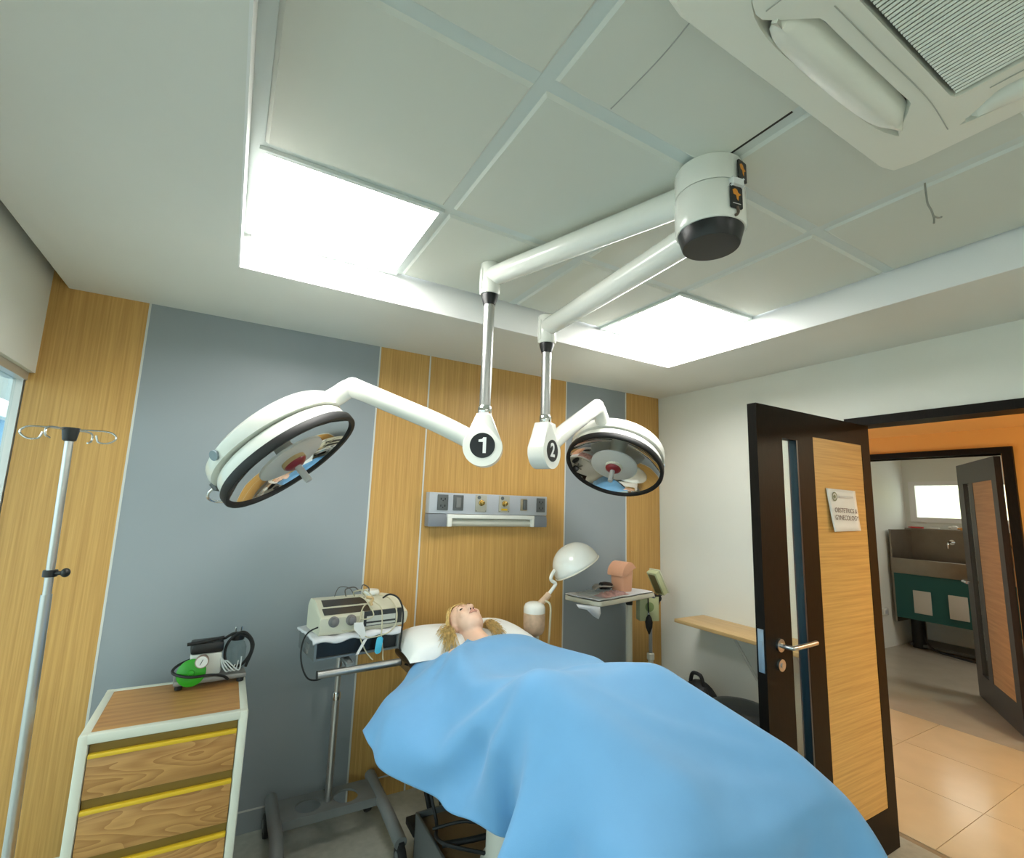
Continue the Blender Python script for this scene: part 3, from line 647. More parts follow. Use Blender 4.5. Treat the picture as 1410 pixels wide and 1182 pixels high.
# ---------------------------------------------------------------- operating table
BX0, BX1, BY0, BY1, MZ = .81, 1.56, .78, 2.62, .825
ot = thing('operating_table', (1.17, 1.75, 0), 'operating table hidden under the blue sheet, on a white column', 'table')
B().box(BX0+.022, BX1-.03, BY0+.03, BY1, .765, MZ-.002, .03, 4).build('mattress', BLACK, ot)
B().box(BX0+.05, BX1-.06, BY0+.06, BY1-.03, .715, .765, .008).build('table_top', STEEL, ot)
B().lathe([(.12, .25), (.10, .28), (.097, .66), (.13, .70), (.13, .715)], (1.06, 1.74, 0), Z, 40).build('column', mat('column_ivory', (.62, .60, .52), .35), ot)
bb = B().box(.835, 1.42, 1.30, 2.14, .03, .245, .01); bb.build('base', mat('base_oak_reflection', (.16, .10, .05), .3, var=.15, scale=6), ot)  # steel base: the brown paints in the oak reflected on it
B().box(.825, .837, 1.29, 2.15, .02, .265, .003).box(.825, 1.43, 2.138, 2.15, .02, .265, .003).build('base_edge', mat('grey_edge', (.16, .17, .17), .35, .5), ot)
for x in (.93, .99): B().cyl((x-.04, 2.33, .42), (x+.03, 2.28, .12), .012, n=12).cyl((x-.10, 2.36, .72), (x-.04, 2.33, .42), .012, n=12).build('strut', BLACKM, ot)
B().box(.665, .83, 1.96, 2.10, .68, .742, .012, 3).build('arm_board', BLACK, ot)
B().box(.86, 1.05, 2.25, 2.36, .10, .13, .004).build('foot_plate', BLACKM, ot)
tag(B().tube([(.90, 2.1, .70), (.86, 2.12, .45), (.88, 2.05, .27), (.84, 1.9, .285), (1.0, 1.75, .275), (1.1, 1.6, .27)], .007, 8).build('power_cable', BLACKM), 'thin black cable hanging below the table beside the sheet hem', 'cable')
tag(B().tube([(.845, 2.0, .275), (.95, 1.95, .30), (1.05, 1.9, .29), (1.2, 1.85, .27)], .006, 8).tube([(.845, 1.9, .275), (.95, 1.86, .285), (1.1, 1.85, .28)], .011, 8).build('power_cable', BLACKM), 'black cables lying across the table base', 'cable')

# pillow
pb = B(); n, mrow = 26, 18; px_, py_, pz_ = 1.15, 2.43, .828; G = []
for side_ in (1, -1):
    g = []
    for j in range(mrow+1):
        for i in range(n+1):
            u_, v_ = i/n*2-1, j/mrow*2-1
            f_ = ((1-abs(u_)**2.6)*(1-abs(v_)**2.6))
            pin = 1-.05*(1-abs(v_)**2)*abs(u_)**3-.0
            x = px_+u_*.36*(1-.05*(1-v_*v_)*abs(u_)**4); y = py_+v_*.20*(1-.06*(1-u_*u_)*abs(v_)**4)
            h = .105*max(0, f_)**.45
            dent = .045*math.exp(-((x-1.13)**2/.012+(y-2.43)**2/.02))
            g.append((x, y, pz_+.012+(h-dent*(side_ > 0))*(1 if side_ > 0 else .12)+.004*math.sin(u_*9+v_*4)*f_))
    G.append(g)
verts = [[pb.bm.verts.new(p) for p in g] for g in G]
for k_, vv in enumerate(verts):
    for j in range(mrow):
        for i in range(n):
            q_ = (vv[j*(n+1)+i], vv[j*(n+1)+i+1], vv[(j+1)*(n+1)+i+1], vv[(j+1)*(n+1)+i]); pb.bm.faces.new(q_ if k_ == 0 else q_[::-1])
bmesh.ops.remove_doubles(pb.bm, verts=pb.bm.verts, dist=.0008)
tag(pb.build('pillow', PILLOW, None, 80), 'white pillow under the blonde mannequin head', 'pillow')

# ---------------------------------------------------------------- training mannequin
HC = V((1.125, 2.36, .955))
tl = math.radians(17); yw = math.radians(9)
Hf = V((-.08, -math.sin(tl), math.cos(tl))).normalized(); Hu = (V((-.12, math.cos(tl), math.sin(tl)))); Hu = (Hu-Hf*Hu.dot(Hf)).normalized(); Hr = Hu.cross(Hf).normalized()
HM = Matrix((Hr, Hu, Hf)).transposed()          # local x right, y crown, z face
def hp(x, y, z): return HC+HM @ V((x, y, z))
HM4 = HM.to_4x4()
mb = B()
mb.sphere(hp(0, .03, -.015), (.075, .095, .092), HM); mb.sphere(hp(0, -.015, .025), (.064, .098, .064), HM); mb.sphere(hp(0, -.078, .045), (.034, .032, .034), HM)
mb.sphere(hp(0, -.05, .03), (.056, .058, .052), HM)
mb.sphere(hp(0, -.006, .092), (.011, .026, .015), HM, 12, 8); mb.sphere(hp(0, -.022, .101), (.015, .012, .014), HM, 12, 8)
for s_ in (-1, 1):
    mb.sphere(hp(s_*.011, -.024, .095), (.009, .009, .010), HM, 10, 8)
    mb.sphere(hp(s_*.030, .030, .073), (.022, .010, .012), HM, 12, 8); mb.sphere(hp(s_*.036, -.018, .064), (.022, .022, .016), HM, 12, 8)
    mb.sphere(hp(s_*.074, -.005, -.01), (.010, .030, .018), HM, 12, 8)
mb.sphere(hp(0, -.047, .084), (.022, .012, .012), HM, 12, 8)
neck0 = hp(0, -.06, -.02)
mb.cyl(neck0+V((0, .05, 0)), (1.12, 2.12, .885), .052, .055)
BODY = [((1.185, 2.055, .880), (.215, .125, .075)), ((1.16, 1.90, .868), (.185, .21, .066)), ((1.11, 1.68, .865), (.15, .22, .055)), ((1.10, 1.50, .875), (.16, .13, .07))]
for c_, r_ in BODY: mb.sphere(c_, [k_*.93 for k_ in r_])
CAPS = [((1.02, 1.50, .90), (.905, 1.335, .99), .075, .070), ((1.18, 1.50, .90), (1.275, 1.225, .995), .075, .068), ((.905, 1.335, .99), (1.04, .90, .870), .065, .042), ((1.275, 1.225, .995), (1.465, .88, .862), .062, .035), ((.945, 2.08, .885), (.885, 1.72, .865), .05, .042), ((1.34, 2.06, .87), (1.42, 1.70, .882), .045, .050)]
for a_, c_, r_, r2 in [(a, b_, u*.84, v*.84) for a, b_, u, v in CAPS]: mb.cyl(a_, c_, r_, r2); mb.sphere(a_, (r_,)*3, n=16, k=10); mb.sphere(c_, (r2,)*3, n=16, k=10)
mq = thing('training_mannequin', (1.12, 1.9, .86), 'blonde training mannequin lying face up under the blue sheet', 'mannequin')
body = mb.build('body', SKIN, mq)
rm = body.modifiers.new('join', 'REMESH'); rm.mode = 'VOXEL'; rm.voxel_size = .0055; rm.use_smooth_shade = True
sm = body.modifiers.new('soft', 'SMOOTH'); sm.factor = .5; sm.iterations = 5
for s_ in (-1, 1):
    B().sphere(hp(s_*.030, .014, .0745), (.0125, .0055, .007), HM, 14, 8).build('eye', EYE, mq)
    B().sphere(hp(s_*.0075, -.0345, .1), (.0042, .004, .005), HM, 10, 6).build('nostril', mat('nostril_dark', (.12, .035, .03), .6), mq)
    B().tube([hp(s_*.014, .036, .0845), hp(s_*.030, .041, .082), hp(s_*.046, .034, .071)], .0025, 6).build('eyebrow', mat('eyebrow_brown', (.30, .17, .07), .7), mq)
b = B()
b.tube([hp(-.022, -.049, .088), hp(-.008, -.043, .0965), hp(0, -.045, .0975), hp(.008, -.043, .0965), hp(.022, -.049, .088)], .0028, 8).tube([hp(-.018, -.050, .088), hp(0, -.053, .095), hp(.018, -.050, .088)], .003, 8)
b.build('lips', LIP, mq)
# hair: cap plus locks spread on the pillow
hb = B()
cp = []
for i in range(25):
    row = []
    for j in range(13):
        a_ = 2*PI*i/24; t_ = j/12
        # polar around the crown-back axis
        pol = t_*(1.50-.25*max(0, -math.cos(a_*1.0+PI/2)))
        ax_ = V((math.sin(pol)*math.cos(a_), math.sin(pol)*math.sin(a_), 0))
        crown = V((0, .75, -.66)).normalized(); e1 = V((1, 0, 0)); e2 = crown.cross(e1)
        dr = crown*math.cos(pol)+e1*ax_.x+e2*ax_.y
        w_ = 1+.03*math.sin(a_*17+j)
        row.append(hb.bm.verts.new(hp(dr.x*.084*w_, .025+dr.y*.107*w_, -.012+dr.z*.101*w_)))
    cp.append(row)
for i in range(24):
    for j in range(12): hb.bm.faces.new((cp[i][j], cp[i+1][j], cp[i+1][j+1], cp[i][j+1]))
hc = hb.build('hair', HAIR, mq, 60)
sd_ = hc.modifiers.new('thickness', 'SOLIDIFY'); sd_.thickness = .006
lk = B()
def pillow_top(x, y):
    u_, v_ = max(-1, min(1, (x-px_)/.36)), max(-1, min(1, (y-py_)/.20)); f_ = (1-abs(u_)**2.6)*(1-abs(v_)**2.6)
    return pz_+.014+.105*max(0, f_)**.45-.045*math.exp(-((x-1.13)**2/.012+(y-2.43)**2/.02))
for i in range(620):
    s_ = -1 if i % 5 < 3 else 1
    a_ = random.uniform(.0, 1.0)                 # where on the parting the lock starts: 0 front, 1 back
    a0 = hp(s_*.006, .122+.002*a_, .026-.08*a_+random.uniform(-.006, .006))
    b0 = hp(s_*(.052+.014*a_), .104-.010*a_, .034-.07*a_+random.uniform(-.006, .006))
    a1 = hp(s_*(.080+random.uniform(0, .008)), .055-.02*a_+random.uniform(-.01, .01), .022-.05*a_)
    a2 = hp(s_*(.090+random.uniform(0, .014)), .0-random.uniform(0, .03), -.030-.03*a_)
    ln = random.uniform(.0, .085)*(1 if s_ < 0 else .8); dn = random.uniform(.02, .13)
    x3, y3 = a2.x+s_*ln*.5, a2.y-dn*.45; x4, y4 = a2.x+s_*(ln+random.uniform(-.01, .02)), a2.y-dn
    lift = random.uniform(.004, .035)
    a3 = V((x3, y3, pillow_top(x3, y3)+lift)); a4 = V((x4, y4, max(pillow_top(x4, y4), MZ)+.004+lift*.35))
    lk.tube([a0, b0, a1, a2, a3, a4], random.uniform(.0014, .0030), 5, 4, True, .0006)
lk.build('hair_locks', HAIR, mq, 80)

# ---------------------------------------------------------------- blue sheet: a small cloth simulation over table and mannequin
def make_sheet():
    nx, ny = 56, 68
    XA, XE, YA_, YE = .41, 1.96, 2.235, .16
    sx, sy = (XE-XA)/(nx-1), (YA_-YE)/(ny-1)
    gxx, gyy = np.meshgrid(np.linspace(XA, XE, nx), np.linspace(YA_, YE, ny))
    P = np.stack([gxx, gyy, np.full_like(gxx, 1.085)], -1)
    skew = math.radians(-5); cx, cy = 1.15, 1.2
    dx, dy = P[..., 0]-cx, P[..., 1]-cy
    P[..., 0] = cx+dx*math.cos(skew)-dy*math.sin(skew); P[..., 1] = cy+dx*math.sin(skew)+dy*math.cos(skew)
    P[..., 2] += .003*np.random.RandomState(3).randn(ny, nx)
    for f_, p_, a_ in ((7, .5, .010), (11, 2.1, .008), (5, 4., .012)): P[..., 2] += a_*np.sin(P[..., 0]*f_*1.3+P[..., 1]*f_+p_)
    sx *= 1.03; sy *= 1.05
    Vl = np.zeros_like(P)
    def spring(P, ax, st, L, k, only_short):
        n = P.shape[ax]
        for off in range(2*st):
            ia = np.arange(off, n-st, 2*st)
            ia = ia[((ia-off) % (2*st)) < 1]
            if len(ia) == 0: continue
            ib = ia+st
            a, b = (P[:, ia], P[:, ib]) if ax == 1 else (P[ia], P[ib])
            d = b-a; l = np.sqrt((d*d).sum(-1, keepdims=True))+1e-9; e = 1-L/l
            if only_short: e = np.minimum(e, 0)
            c = d*(k*.5*e)
            if ax == 1: P[:, ia] = a+c; P[:, ib] = b-c
            else: P[ia] = a+c; P[ib] = b-c
    Ld = math.hypot(sx, sy)
    def dist_pass(P):
        spring(P, 1, 1, sx, 1, False); spring(P, 0, 1, sy, 1, False)
        for di in (0, 1):
            for dj in (0, 1):
                ia = np.arange(di, ny-1, 2)[:, None]; ja = np.arange(dj, nx-1, 2)[None]
                for a, b in (((ia, ja), (ia+1, ja+1)), ((ia, ja+1), (ia+1, ja))):
                    d = P[b]-P[a]; l = np.sqrt((d*d).sum(-1, keepdims=True))+1e-9; c = d*(.15*(1-Ld/l)); P[a] += c; P[b] -= c
    TH = .008
    mc = np.array([(BX0+BX1)/2, (BY0+BY1)/2, MZ-.10]); mh = np.array([(BX1-BX0)/2, (BY1-BY0)/2, .10])-.015
    def collide(P, Q, mu):
        def push(nrm, dep, mask):
            if not mask.any(): return
            n = nrm[mask]; p = P[mask]+n*dep[mask][:, None]
            d = p-Q[mask]; dn = (d*n).sum(-1, keepdims=True)*n; P[mask] = Q[mask]+dn+(d-dn)*(1-mu)
        q = P-mc; qa = np.abs(q)-mh; o_ = np.maximum(qa, 0); lo = np.sqrt((o_*o_).sum(-1)); sd = lo+np.minimum(qa.max(-1), 0)-.015-TH
        push(np.where((lo > 1e-6)[..., None], np.sign(q)*o_/(lo[..., None]+1e-9), np.array([0, 0, 1.])), -sd, sd < 0)
        q = P-ab_c; qa = np.abs(q)-ab_h; o_ = np.maximum(qa, 0); lo = np.sqrt((o_*o_).sum(-1)); sd = lo+np.minimum(qa.max(-1), 0)-.015-TH
        push(np.where((lo > 1e-6)[..., None], np.sign(q)*o_/(lo[..., None]+1e-9), np.array([0, 0, 1.])), -sd, sd < 0)
        for cc_, r_ in BODY+[((1.125, 2.36, .93), (.09, .12, .10))]:
            r2 = np.array(r_)+TH; q = (P-np.array(cc_))/r2; l = np.sqrt((q*q).sum(-1)); g = q/r2; gl = np.sqrt((g*g).sum(-1))+1e-9
            push(g/gl[..., None], np.clip((1-l)*l/gl, 0, .03), l < 1)
        for a, b, ra_, rb in CAPS+[((1.12, 2.24, .875), (1.14, 2.10, .875), .05, .055)]:
            a = np.array(a); b = np.array(b); ab = b-a; t = np.clip(((P-a)@ab)/(ab@ab), 0, 1); q = P-(a+t[..., None]*ab); l = np.sqrt((q*q).sum(-1))+1e-9; rr = ra_+(rb-ra_)*t+TH
            push(q/l[..., None], rr-l, l < rr)
        P[..., 2] = np.maximum(P[..., 2], .01)
    ab_c = np.array([.735, 2.03, .715]); ab_h = np.array([.095, .10, .05])-.015
    dt = 1/60.; G_ = 2.5
    for it in range(240):
        Q = P.copy()
        Vl[..., 2] -= G_*dt; Vl *= (.96 if it < 190 else .88)
        sp = np.sqrt((Vl*Vl).sum(-1, keepdims=True)); Vl *= np.minimum(1, 1.3/(sp+1e-9))
        P = P+Vl*dt
        for k in range(12):
            dist_pass(P)
            if k % 3 == 2: collide(P, Q, .5)
        spring(P, 1, 4, sx*4, .12, True); spring(P, 0, 4, sy*4, .12, True)
        collide(P, Q, .6)
        Vl = (P-Q)/dt
    for _ in range(2):
        A = P.copy(); A[1:-1, 1:-1] = .5*P[1:-1, 1:-1]+.125*(P[:-2, 1:-1]+P[2:, 1:-1]+P[1:-1, :-2]+P[1:-1, 2:]); P = A
    # pleats of the hanging near side, deeper the lower they hang, and a few drawn creases on top
    x, y, z = P[..., 0], P[..., 1], P[..., 2]
    h = np.clip(.84-z, 0, .5)*(x < 1.0)*(y > .80)
    g = lambda c, w_: np.exp(-((y-c)/w_)**2)
    x -= h*(.50*g(1.15, .075)+.34*g(1.92, .09)+.20*g(.93, .05)-.45*g(1.45, .13)-.14*g(1.03, .05)-.10*g(1.72, .06))
    y -= h*.10*g(1.80, .2)
    hf = np.clip(.82-z, 0, .5)*(y < .95); gx_ = lambda c, w_: np.exp(-((x-c)/w_)**2)
    y -= hf*(.32*gx_(1.54, .06)+.25*gx_(1.12, .09)-.18*gx_(1.36, .10)+.12*gx_(.86, .06)); x += hf*.18*gx_(1.56, .07)
    for (ax, ay), (bx, by_), w_, am in (((1.05, 1.10), (1.52, .80), .022, .012), ((.98, .93), (1.50, .79), .02, .010), ((1.28, 1.05), (1.53, .82), .018, .008), ((.93, 1.33), (1.16, 1.00), .02, .009), ((.90, 1.36), (.84, 1.75), .025, .012), ((1.02, 2.12), (.84, 1.86), .018, .014), ((.99, 2.15), (.76, 1.96), .016, -.030), ((1.27, 1.30), (1.15, 1.62), .03, .010), ((.90, 1.30), (1.25, 1.24), .03, .006)):
        dx_, dy_ = bx-ax, by_-ay; L2 = dx_*dx_+dy_*dy_; tt = ((x-ax)*dx_+(y-ay)*dy_)/L2; ds = ((x-ax)*dy_-(y-ay)*dx_)/math.sqrt(L2)
        z += am*np.exp(-(ds/w_)**2)*np.clip(np.sin(np.clip(tt, 0, 1)*PI), 0, 1)**.6*(z > .80)
    return P
P = make_sheet(); ny, nx = P.shape[:2]
me = bpy.data.meshes.new('surgical_sheet'); org = V((1.15, 1.3, .2))
idx = np.arange(ny*nx).reshape(ny, nx)
faces = np.stack([idx[:-1, :-1], idx[:-1, 1:], idx[1:, 1:], idx[1:, :-1]], -1).reshape(-1, 4)[:, ::-1]
me.from_pydata((P.reshape(-1, 3)-np.array(org)).tolist(), [], faces.tolist())
for p in me.polygons: p.use_smooth = True
me.materials.append(BLUE)
sheet = bpy.data.objects.new('surgical_sheet', me); col.objects.link(sheet); sheet.location = org
sd_ = sheet.modifiers.new('subdivision', 'SUBSURF'); sd_.levels = 2; sd_.render_levels = 2
so = sheet.modifiers.new('thickness', 'SOLIDIFY'); so.thickness = .002; so.offset = 1
tag(sheet, 'blue cloth sheet draped over the mannequin and the operating table', 'sheet')

# ---------------------------------------------------------------- drawer cabinet
cx0, cx1, cy0, cy1, cz = -.338, .150, 2.157, 2.60, .78
cb = thing('drawer_cabinet', ((cx0+cx1)/2, (cy0+cy1)/2, 0), 'wooden drawer cabinet with cream tube frame and yellow drawer grips', 'cabinet')
p_ = .030
for x in (cx0, cx1-p_):
    for y in (cy0, cy1-p_): B().box(x, x+p_, y, y+p_, .0, cz, .008).build('post', CABW, cb)
for q in ((cx0+.02, cx1-.02, cy0+.001, cy0+p_-.001), (cx0+.02, cx1-.02, cy1-p_+.001, cy1-.001), (cx0+.001, cx0+p_-.001, cy0+.02, cy1-.02), (cx1-p_+.001, cx1-.001, cy0+.02, cy1-.02)):
    B().box(*q, cz-.032, cz-.001, .006).build('top_rail', CABW, cb)
B().box(cx0+p_-.004, cx1-p_+.004, cy0+p_-.004, cy1-p_+.004, cz-.03, cz-.004).build('top_board', OAKT, cb)
for x in (cx0+.006, cx1-.016): B().box(x, x+.01, cy0+.03, cy1-.03, .06, cz-.032).build('side_panel', OAKT, cb)
B().box(cx0+.03, cx1-.03, cy1-.014, cy1-.004, .06, cz-.03).build('back_panel', OAKT, cb)
B().box(cx0+p_, cx1-p_, cy0+.03, cy0+.036, .05, cz-.032).build('carcass_front', OLIVE, cb)
zt_ = cz-.034; dh = [.165, .170, .180, .175]
for h in dh:
    B().box(cx0+p_+.003, cx1-p_-.003, cy0+.016, cy0+.03, zt_-.030, zt_-.002).build('grip_recess', OLIVE, cb)
    d_ = B().box(cx0+p_+.002, cx1-p_-.002, cy0+.004, cy0+.022, zt_-h, zt_-.040, .002).build('drawer_front', OAKD, cb)
    B().box(cx0+p_+.002, cx1-p_-.002, cy0+.0, cy0+.022, zt_-.042, zt_-.028, .003).build('grip', YELLOW, d_)
    zt_ -= h+.003

# suction pump
sp = thing('suction_pump', (.01, 2.55, cz), 'small suction pump with green disc, gauge and clear jar on the drawer cabinet', 'medical pump')
z0 = cz
Mb = Matrix.Translation((.015, 2.52, z0)) @ Matrix.Rotation(.06, 4, 'Z')
B().box(-.13, .13, -.045, .075, .014, .034, .006, M=Mb).build('base', mat('grey_metal_base', (.30, .29, .27), .45, .4), sp)
for x in (-.11, .11):
    for y in (-.03, .06): B().cyl(Mb @ V((x, y, 0)), Mb @ V((x, y, .016)), .014, n=16).build('foot', BLACKM, sp)
b = B().box(-.080, .034, -.015, .07, .034, .122, .008, M=Mb); b.build('body', ENAMEL, sp)
B().box(-.083, .037, -.020, .074, .122, .166, .010, M=Mb).build('motor_cover', BLACK, sp)
B().tube([Mb @ V(p) for p in ((-.098, -.02, .168), (-.06, -.018, .170), (.0, -.012, .176), (.035, -.01, .180))], .007, 8).build('carry_handle', BLACK, sp)
gc = Mb @ V((-.072, -.045, .062)); gd = (Mb.to_3x3() @ V((-.10, -.96, .12))).normalized()
B().lathe([(.050, -.008), (.052, -.004), (.052, .004), (.046, .007), (.012, .007), (.010, .012), (.0, .012)], gc, gd, 44).build('pump_disc', GREEN, sp)
g2 = Mb @ V((-.040, -.058, .104))
ga = B().lathe([(.024, -.03), (.025, .004), (.023, .008)], g2, gd, 36).build('gauge', mat('gauge_rim', (.45, .33, .28), .35, .4), sp)
B().lathe([(.021, .0082), (.021, .0086)], g2, gd, 32).build('dial_face', PAPER, ga)
gu, gv, _ = frame(gd); B().box(-.0012, .0012, -.012, .010, -.0005, .0005, M=Matrix.Translation(g2+gd*.0094) @ Matrix((gu, (gv*.9+gu*.4).normalized(), gd)).transposed().to_4x4()).build('needle', BLACK, ga)
jc = Mb @ V((.092, .045, .034))
B().lathe([(.034, .0), (.038, .006), (.038, .085), (.030, .105), (.022, .112), (.022, .120)], jc, Z, 36).build('jar', CLEARP, sp)
B().lathe([(.026, .118), (.027, .122), (.027, .142), (.022, .146)], jc, Z, 32).build('jar_lid', BLACK, sp)
for s_ in (-.011, .011): B().cyl(jc+V((s_, 0, .144)), jc+V((s_, 0, .172)), .004, n=10).build('nozzle', CHROME, sp)
J = jc
B().tube([Mb @ V((.03, -.01, .178)), J+V((-.05, -.03, .135)), J+V((-.01, -.04, .155)), J+V((.045, -.04, .125)), J+V((.055, -.042, .07)), J+V((.02, -.045, .02)), J+V((-.03, -.045, .03)), J+V((-.045, -.045, .08)), J+V((-.03, -.045, .13)), J+V((.02, -.048, .158)), J+V((.062, -.045, .10)), J+V((.04, -.04, .01))], .006, 8).build('rubber_hose', BLACKM, sp)
B().tube([Mb @ V(p) for p in ((-.06, .03, .10), (-.12, .0, .085), (-.135, -.03, .066), (-.08, -.075, .055), (0, -.075, .052), (.045, -.06, .035), (.062, -.052, .018))], .0055, 8).build('power_cord', BLACKM, sp)
for k in range(4):
    B().tube([Mb @ V((.028+.004*k, -.0, .11-.01*k)), Mb @ V((.038+.006*k, -.03, .07+.005*k)), Mb @ V((.055+.015*k, -.035, .045)), Mb @ V((.075+.012*k, -.02+.01*k, .05+.012*k))], .0028, 6).build('clear_tubing', mat('milky_tube', (.62, .66, .66), .2), sp)

# ---------------------------------------------------------------- IV stand
ix, iy = -.515, 2.35
iv = thing('iv_stand', (ix, iy, 0), 'slim steel IV stand with wire hooks in front of the oak panel', 'IV stand')
B().cyl((ix+.02, iy, .06), (ix, iy, 1.20), .016, n=20).build('outer_pole', BRUSH, iv)
B().cyl((ix+.001, iy, 1.18), (ix-.010, iy, 1.76), .0125, n=20).build('inner_pole', BRUSH, iv)
tx = ix-.010
B().lathe([(.014, 0), (.020, .004), (.026, .045), (.026, .05)], (tx, iy, 1.742), Z, 24).build('top_boss', BLACK, iv)
for s_ in (-1, 1):
    B().tube([(tx, iy, 1.784), (tx+s_*.06, iy, 1.788), (tx+s_*.115, iy-.005, 1.785), (tx+s_*.135, iy-.005, 1.765), (tx+s_*.115, iy-.005, 1.745), (tx+s_*.085, iy-.005, 1.745), (tx+s_*.075, iy-.005, 1.770)], .0035, 8).build('hook', CHROME, iv)
    B().tube([(tx, iy, 1.782), (tx+s_*.03, iy+s_*.05, 1.786), (tx+s_*.045, iy+s_*.085, 1.780), (tx+s_*.045, iy+s_*.09, 1.755), (tx+s_*.038, iy+s_*.07, 1.745)], .0035, 8).build('hook', CHROME, iv)
B().lathe([(.019, -.012), (.021, -.01), (.021, .01), (.019, .012)], (ix, iy, 1.272), Z, 20).cyl((ix+.015, iy-.008, 1.272), (ix+.036, iy-.016, 1.274), .007, n=12).sphere((ix+.045, iy-.02, 1.275), (.014, .014, .016)).build('clamp_knob', BLACK, iv)
B().lathe([(.03, .03), (.03, .07), (.018, .085)], (ix+.02, iy, 0), Z, 24).build('base_hub', BLACK, iv)
for k in range(5):
    a_ = 2*PI*k/5+2.2; e = V((ix+.02+.17*math.cos(a_), iy+.17*math.sin(a_), .045))
    B().tube([(ix+.02, iy, .05), (ix+.02+.1*math.cos(a_), iy+.1*math.sin(a_), .055), e], .011, 10, 3).cyl(e+V((-.008, 0, -.022)), e+V((.008, 0, -.022)), .022, n=20).build('base_leg', BRUSH, iv)

# ---------------------------------------------------------------- equipment trolley
tx, ty = .557, 2.58
tr = thing('equipment_trolley', (tx, ty, 0), 'grey wheeled trolley with steel post and handle bar beside the table', 'trolley')
hx = [(.470, 2.60), (.640, 2.60)]
# base deck with two round holes
b = B()
def deck_with_holes(b, x0, x1, y0, y1, z0, z1, holes, r, n=32):
    xs_ = [x0]+[(holes[i][0]+holes[i+1][0])/2 for i in range(len(holes)-1)]+[x1]
    for z, flip in ((z1, False), (z0, True)):
        for k_, (hx_, hy_) in enumerate(holes):
            a0, a1 = xs_[k_], xs_[k_+1]; inner, outer = [], []
            for i in range(n):
                t_ = 2*PI*i/n; c_, s_ = math.cos(t_), math.sin(t_)
                inner.append(b.bm.verts.new((hx_+r*c_, hy_+r*s_, z)))
                sx = ((a1-hx_)/c_ if c_ > 1e-6 else ((a0-hx_)/c_ if c_ < -1e-6 else 1e9)); sy_ = ((y1-hy_)/s_ if s_ > 1e-6 else ((y0-hy_)/s_ if s_ < -1e-6 else 1e9)); q_ = min(sx, sy_)
                outer.append(b.bm.verts.new((hx_+q_*c_, hy_+q_*s_, z)))
            b.bridge(inner, outer)
    for hx_, hy_ in holes: b.cyl((hx_, hy_, z0), (hx_, hy_, z1), r, n=n, cap=False)
    for (p, q) in (((x0, y0), (x1, y0)), ((x1, y0), (x1, y1)), ((x1, y1), (x0, y1)), ((x0, y1), (x0, y0))): b.quad((*p, z0), (*q, z0), (*q, z1), (*p, z1))
deck_with_holes(b, .335, .785, 2.52, 2.70, .146, .155, hx, .056, 64)
b.box(.336, .784, 2.520, 2.530, .118, .1465)
b.build('base_deck', CART, tr, 30)
for x, s_ in ((.325, -1), (.790, 1)):
    B().tube([(x+s_*.01, 2.235, .105), (x+s_*.006, 2.32, .120), (x, 2.45, .140), (x, 2.60, .142), (x, 2.74, .150)], .028, 14, 4).build('base_leg', CART, tr)
    for y in (2.24, 2.72):
        if y > 2.5 and s_ > 0: continue
        wx = x+s_*(.012 if y < 2.5 else -.02)-(.03 if (s_ < 0 and y > 2.5) else 0)
        cst = B().lathe([(.030, -.016), (.048, -.014), (.050, -.008), (.050, .008), (.048, .014), (.030, .016)], (wx, y, .05), X, 32).build('caster_wheel', BLACKM, tr)
        B().cyl((wx-.018, y, .05), (wx+.018, y, .05), .024, n=20).build('wheel_hub', CART, cst)
        B().box(wx-.012, wx+.012, y-.02, y+.02, .09, .11, .004).build('fork', BLACKM, cst)
B().lathe([(.030, -.016), (.048, -.014), (.050, -.008), (.050, .008), (.048, .014), (.030, .016)], (.775, 2.71, .05), X, 32).build('caster_wheel', BLACKM, tr)
B().cyl((tx, ty+.02, .15), (tx, ty+.02, .62), .017, n=20).cyl((tx, ty+.02, .60), (tx, ty+.02, .845), .0135, n=20).build('post', BRUSH, tr)
B().lathe([(.019, .60), (.020, .605), (.020, .63), (.019, .635)], (tx, ty+.02, 0), Z, 24).build('post_collar', CHROME, tr)
B().box(tx-.016, tx+.016, 2.37, ty, .812, .832, .003).box(tx-.10, tx+.10, 2.45, 2.66, .838, .85, .003).build('support_arm', CART, tr)
hb1, hb2 = V((.420, 2.37, .798)), V((.79, 2.375, .806))
hb_ = B().cyl(hb1, hb2, .0165, n=24).build('handle_bar', BRUSH, tr)
d = (hb2-hb1).normalized()
for p, s_ in ((hb1, -1), (hb2, 1)): B().cyl(p, p+d*s_*.004, .0175, n=24).build('end_cap', BLACK, hb_)
# metal box on top
bxz = .85
mbx = thing('metal_box', (.585, 2.54, bxz), 'dark-fronted metal box on top of the trolley', 'box')
Mx = Matrix.Translation((.585, 2.545, bxz)) @ Matrix.Rotation(.12, 4, 'Z')
f = B().box(-.20, -.19, -.13, .13, 0, .085, M=Mx).box(.19, .20, -.13, .13, 0, .085, M=Mx).box(-.19, .19, -.13, .13, .077, .085, M=Mx).box(-.19, .19, -.13, .13, 0, .008, M=Mx).box(-.19, .19, .12, .13, .008, .077, M=Mx)
f.build('shell', mat('box_grey', (.22, .24, .24), .35, .5), mbx)
B().box(-.188, .188, -.118, -.108, .01, .075, M=Mx).build('front_panel', BLACK, mbx)
B().box(-.204, -.2, -.05, .0, .03, .055, M=Mx).box(-.208, -.2, -.04, -.01, .012, .03, M=Mx).build('side_latch', BRUSH, mbx)
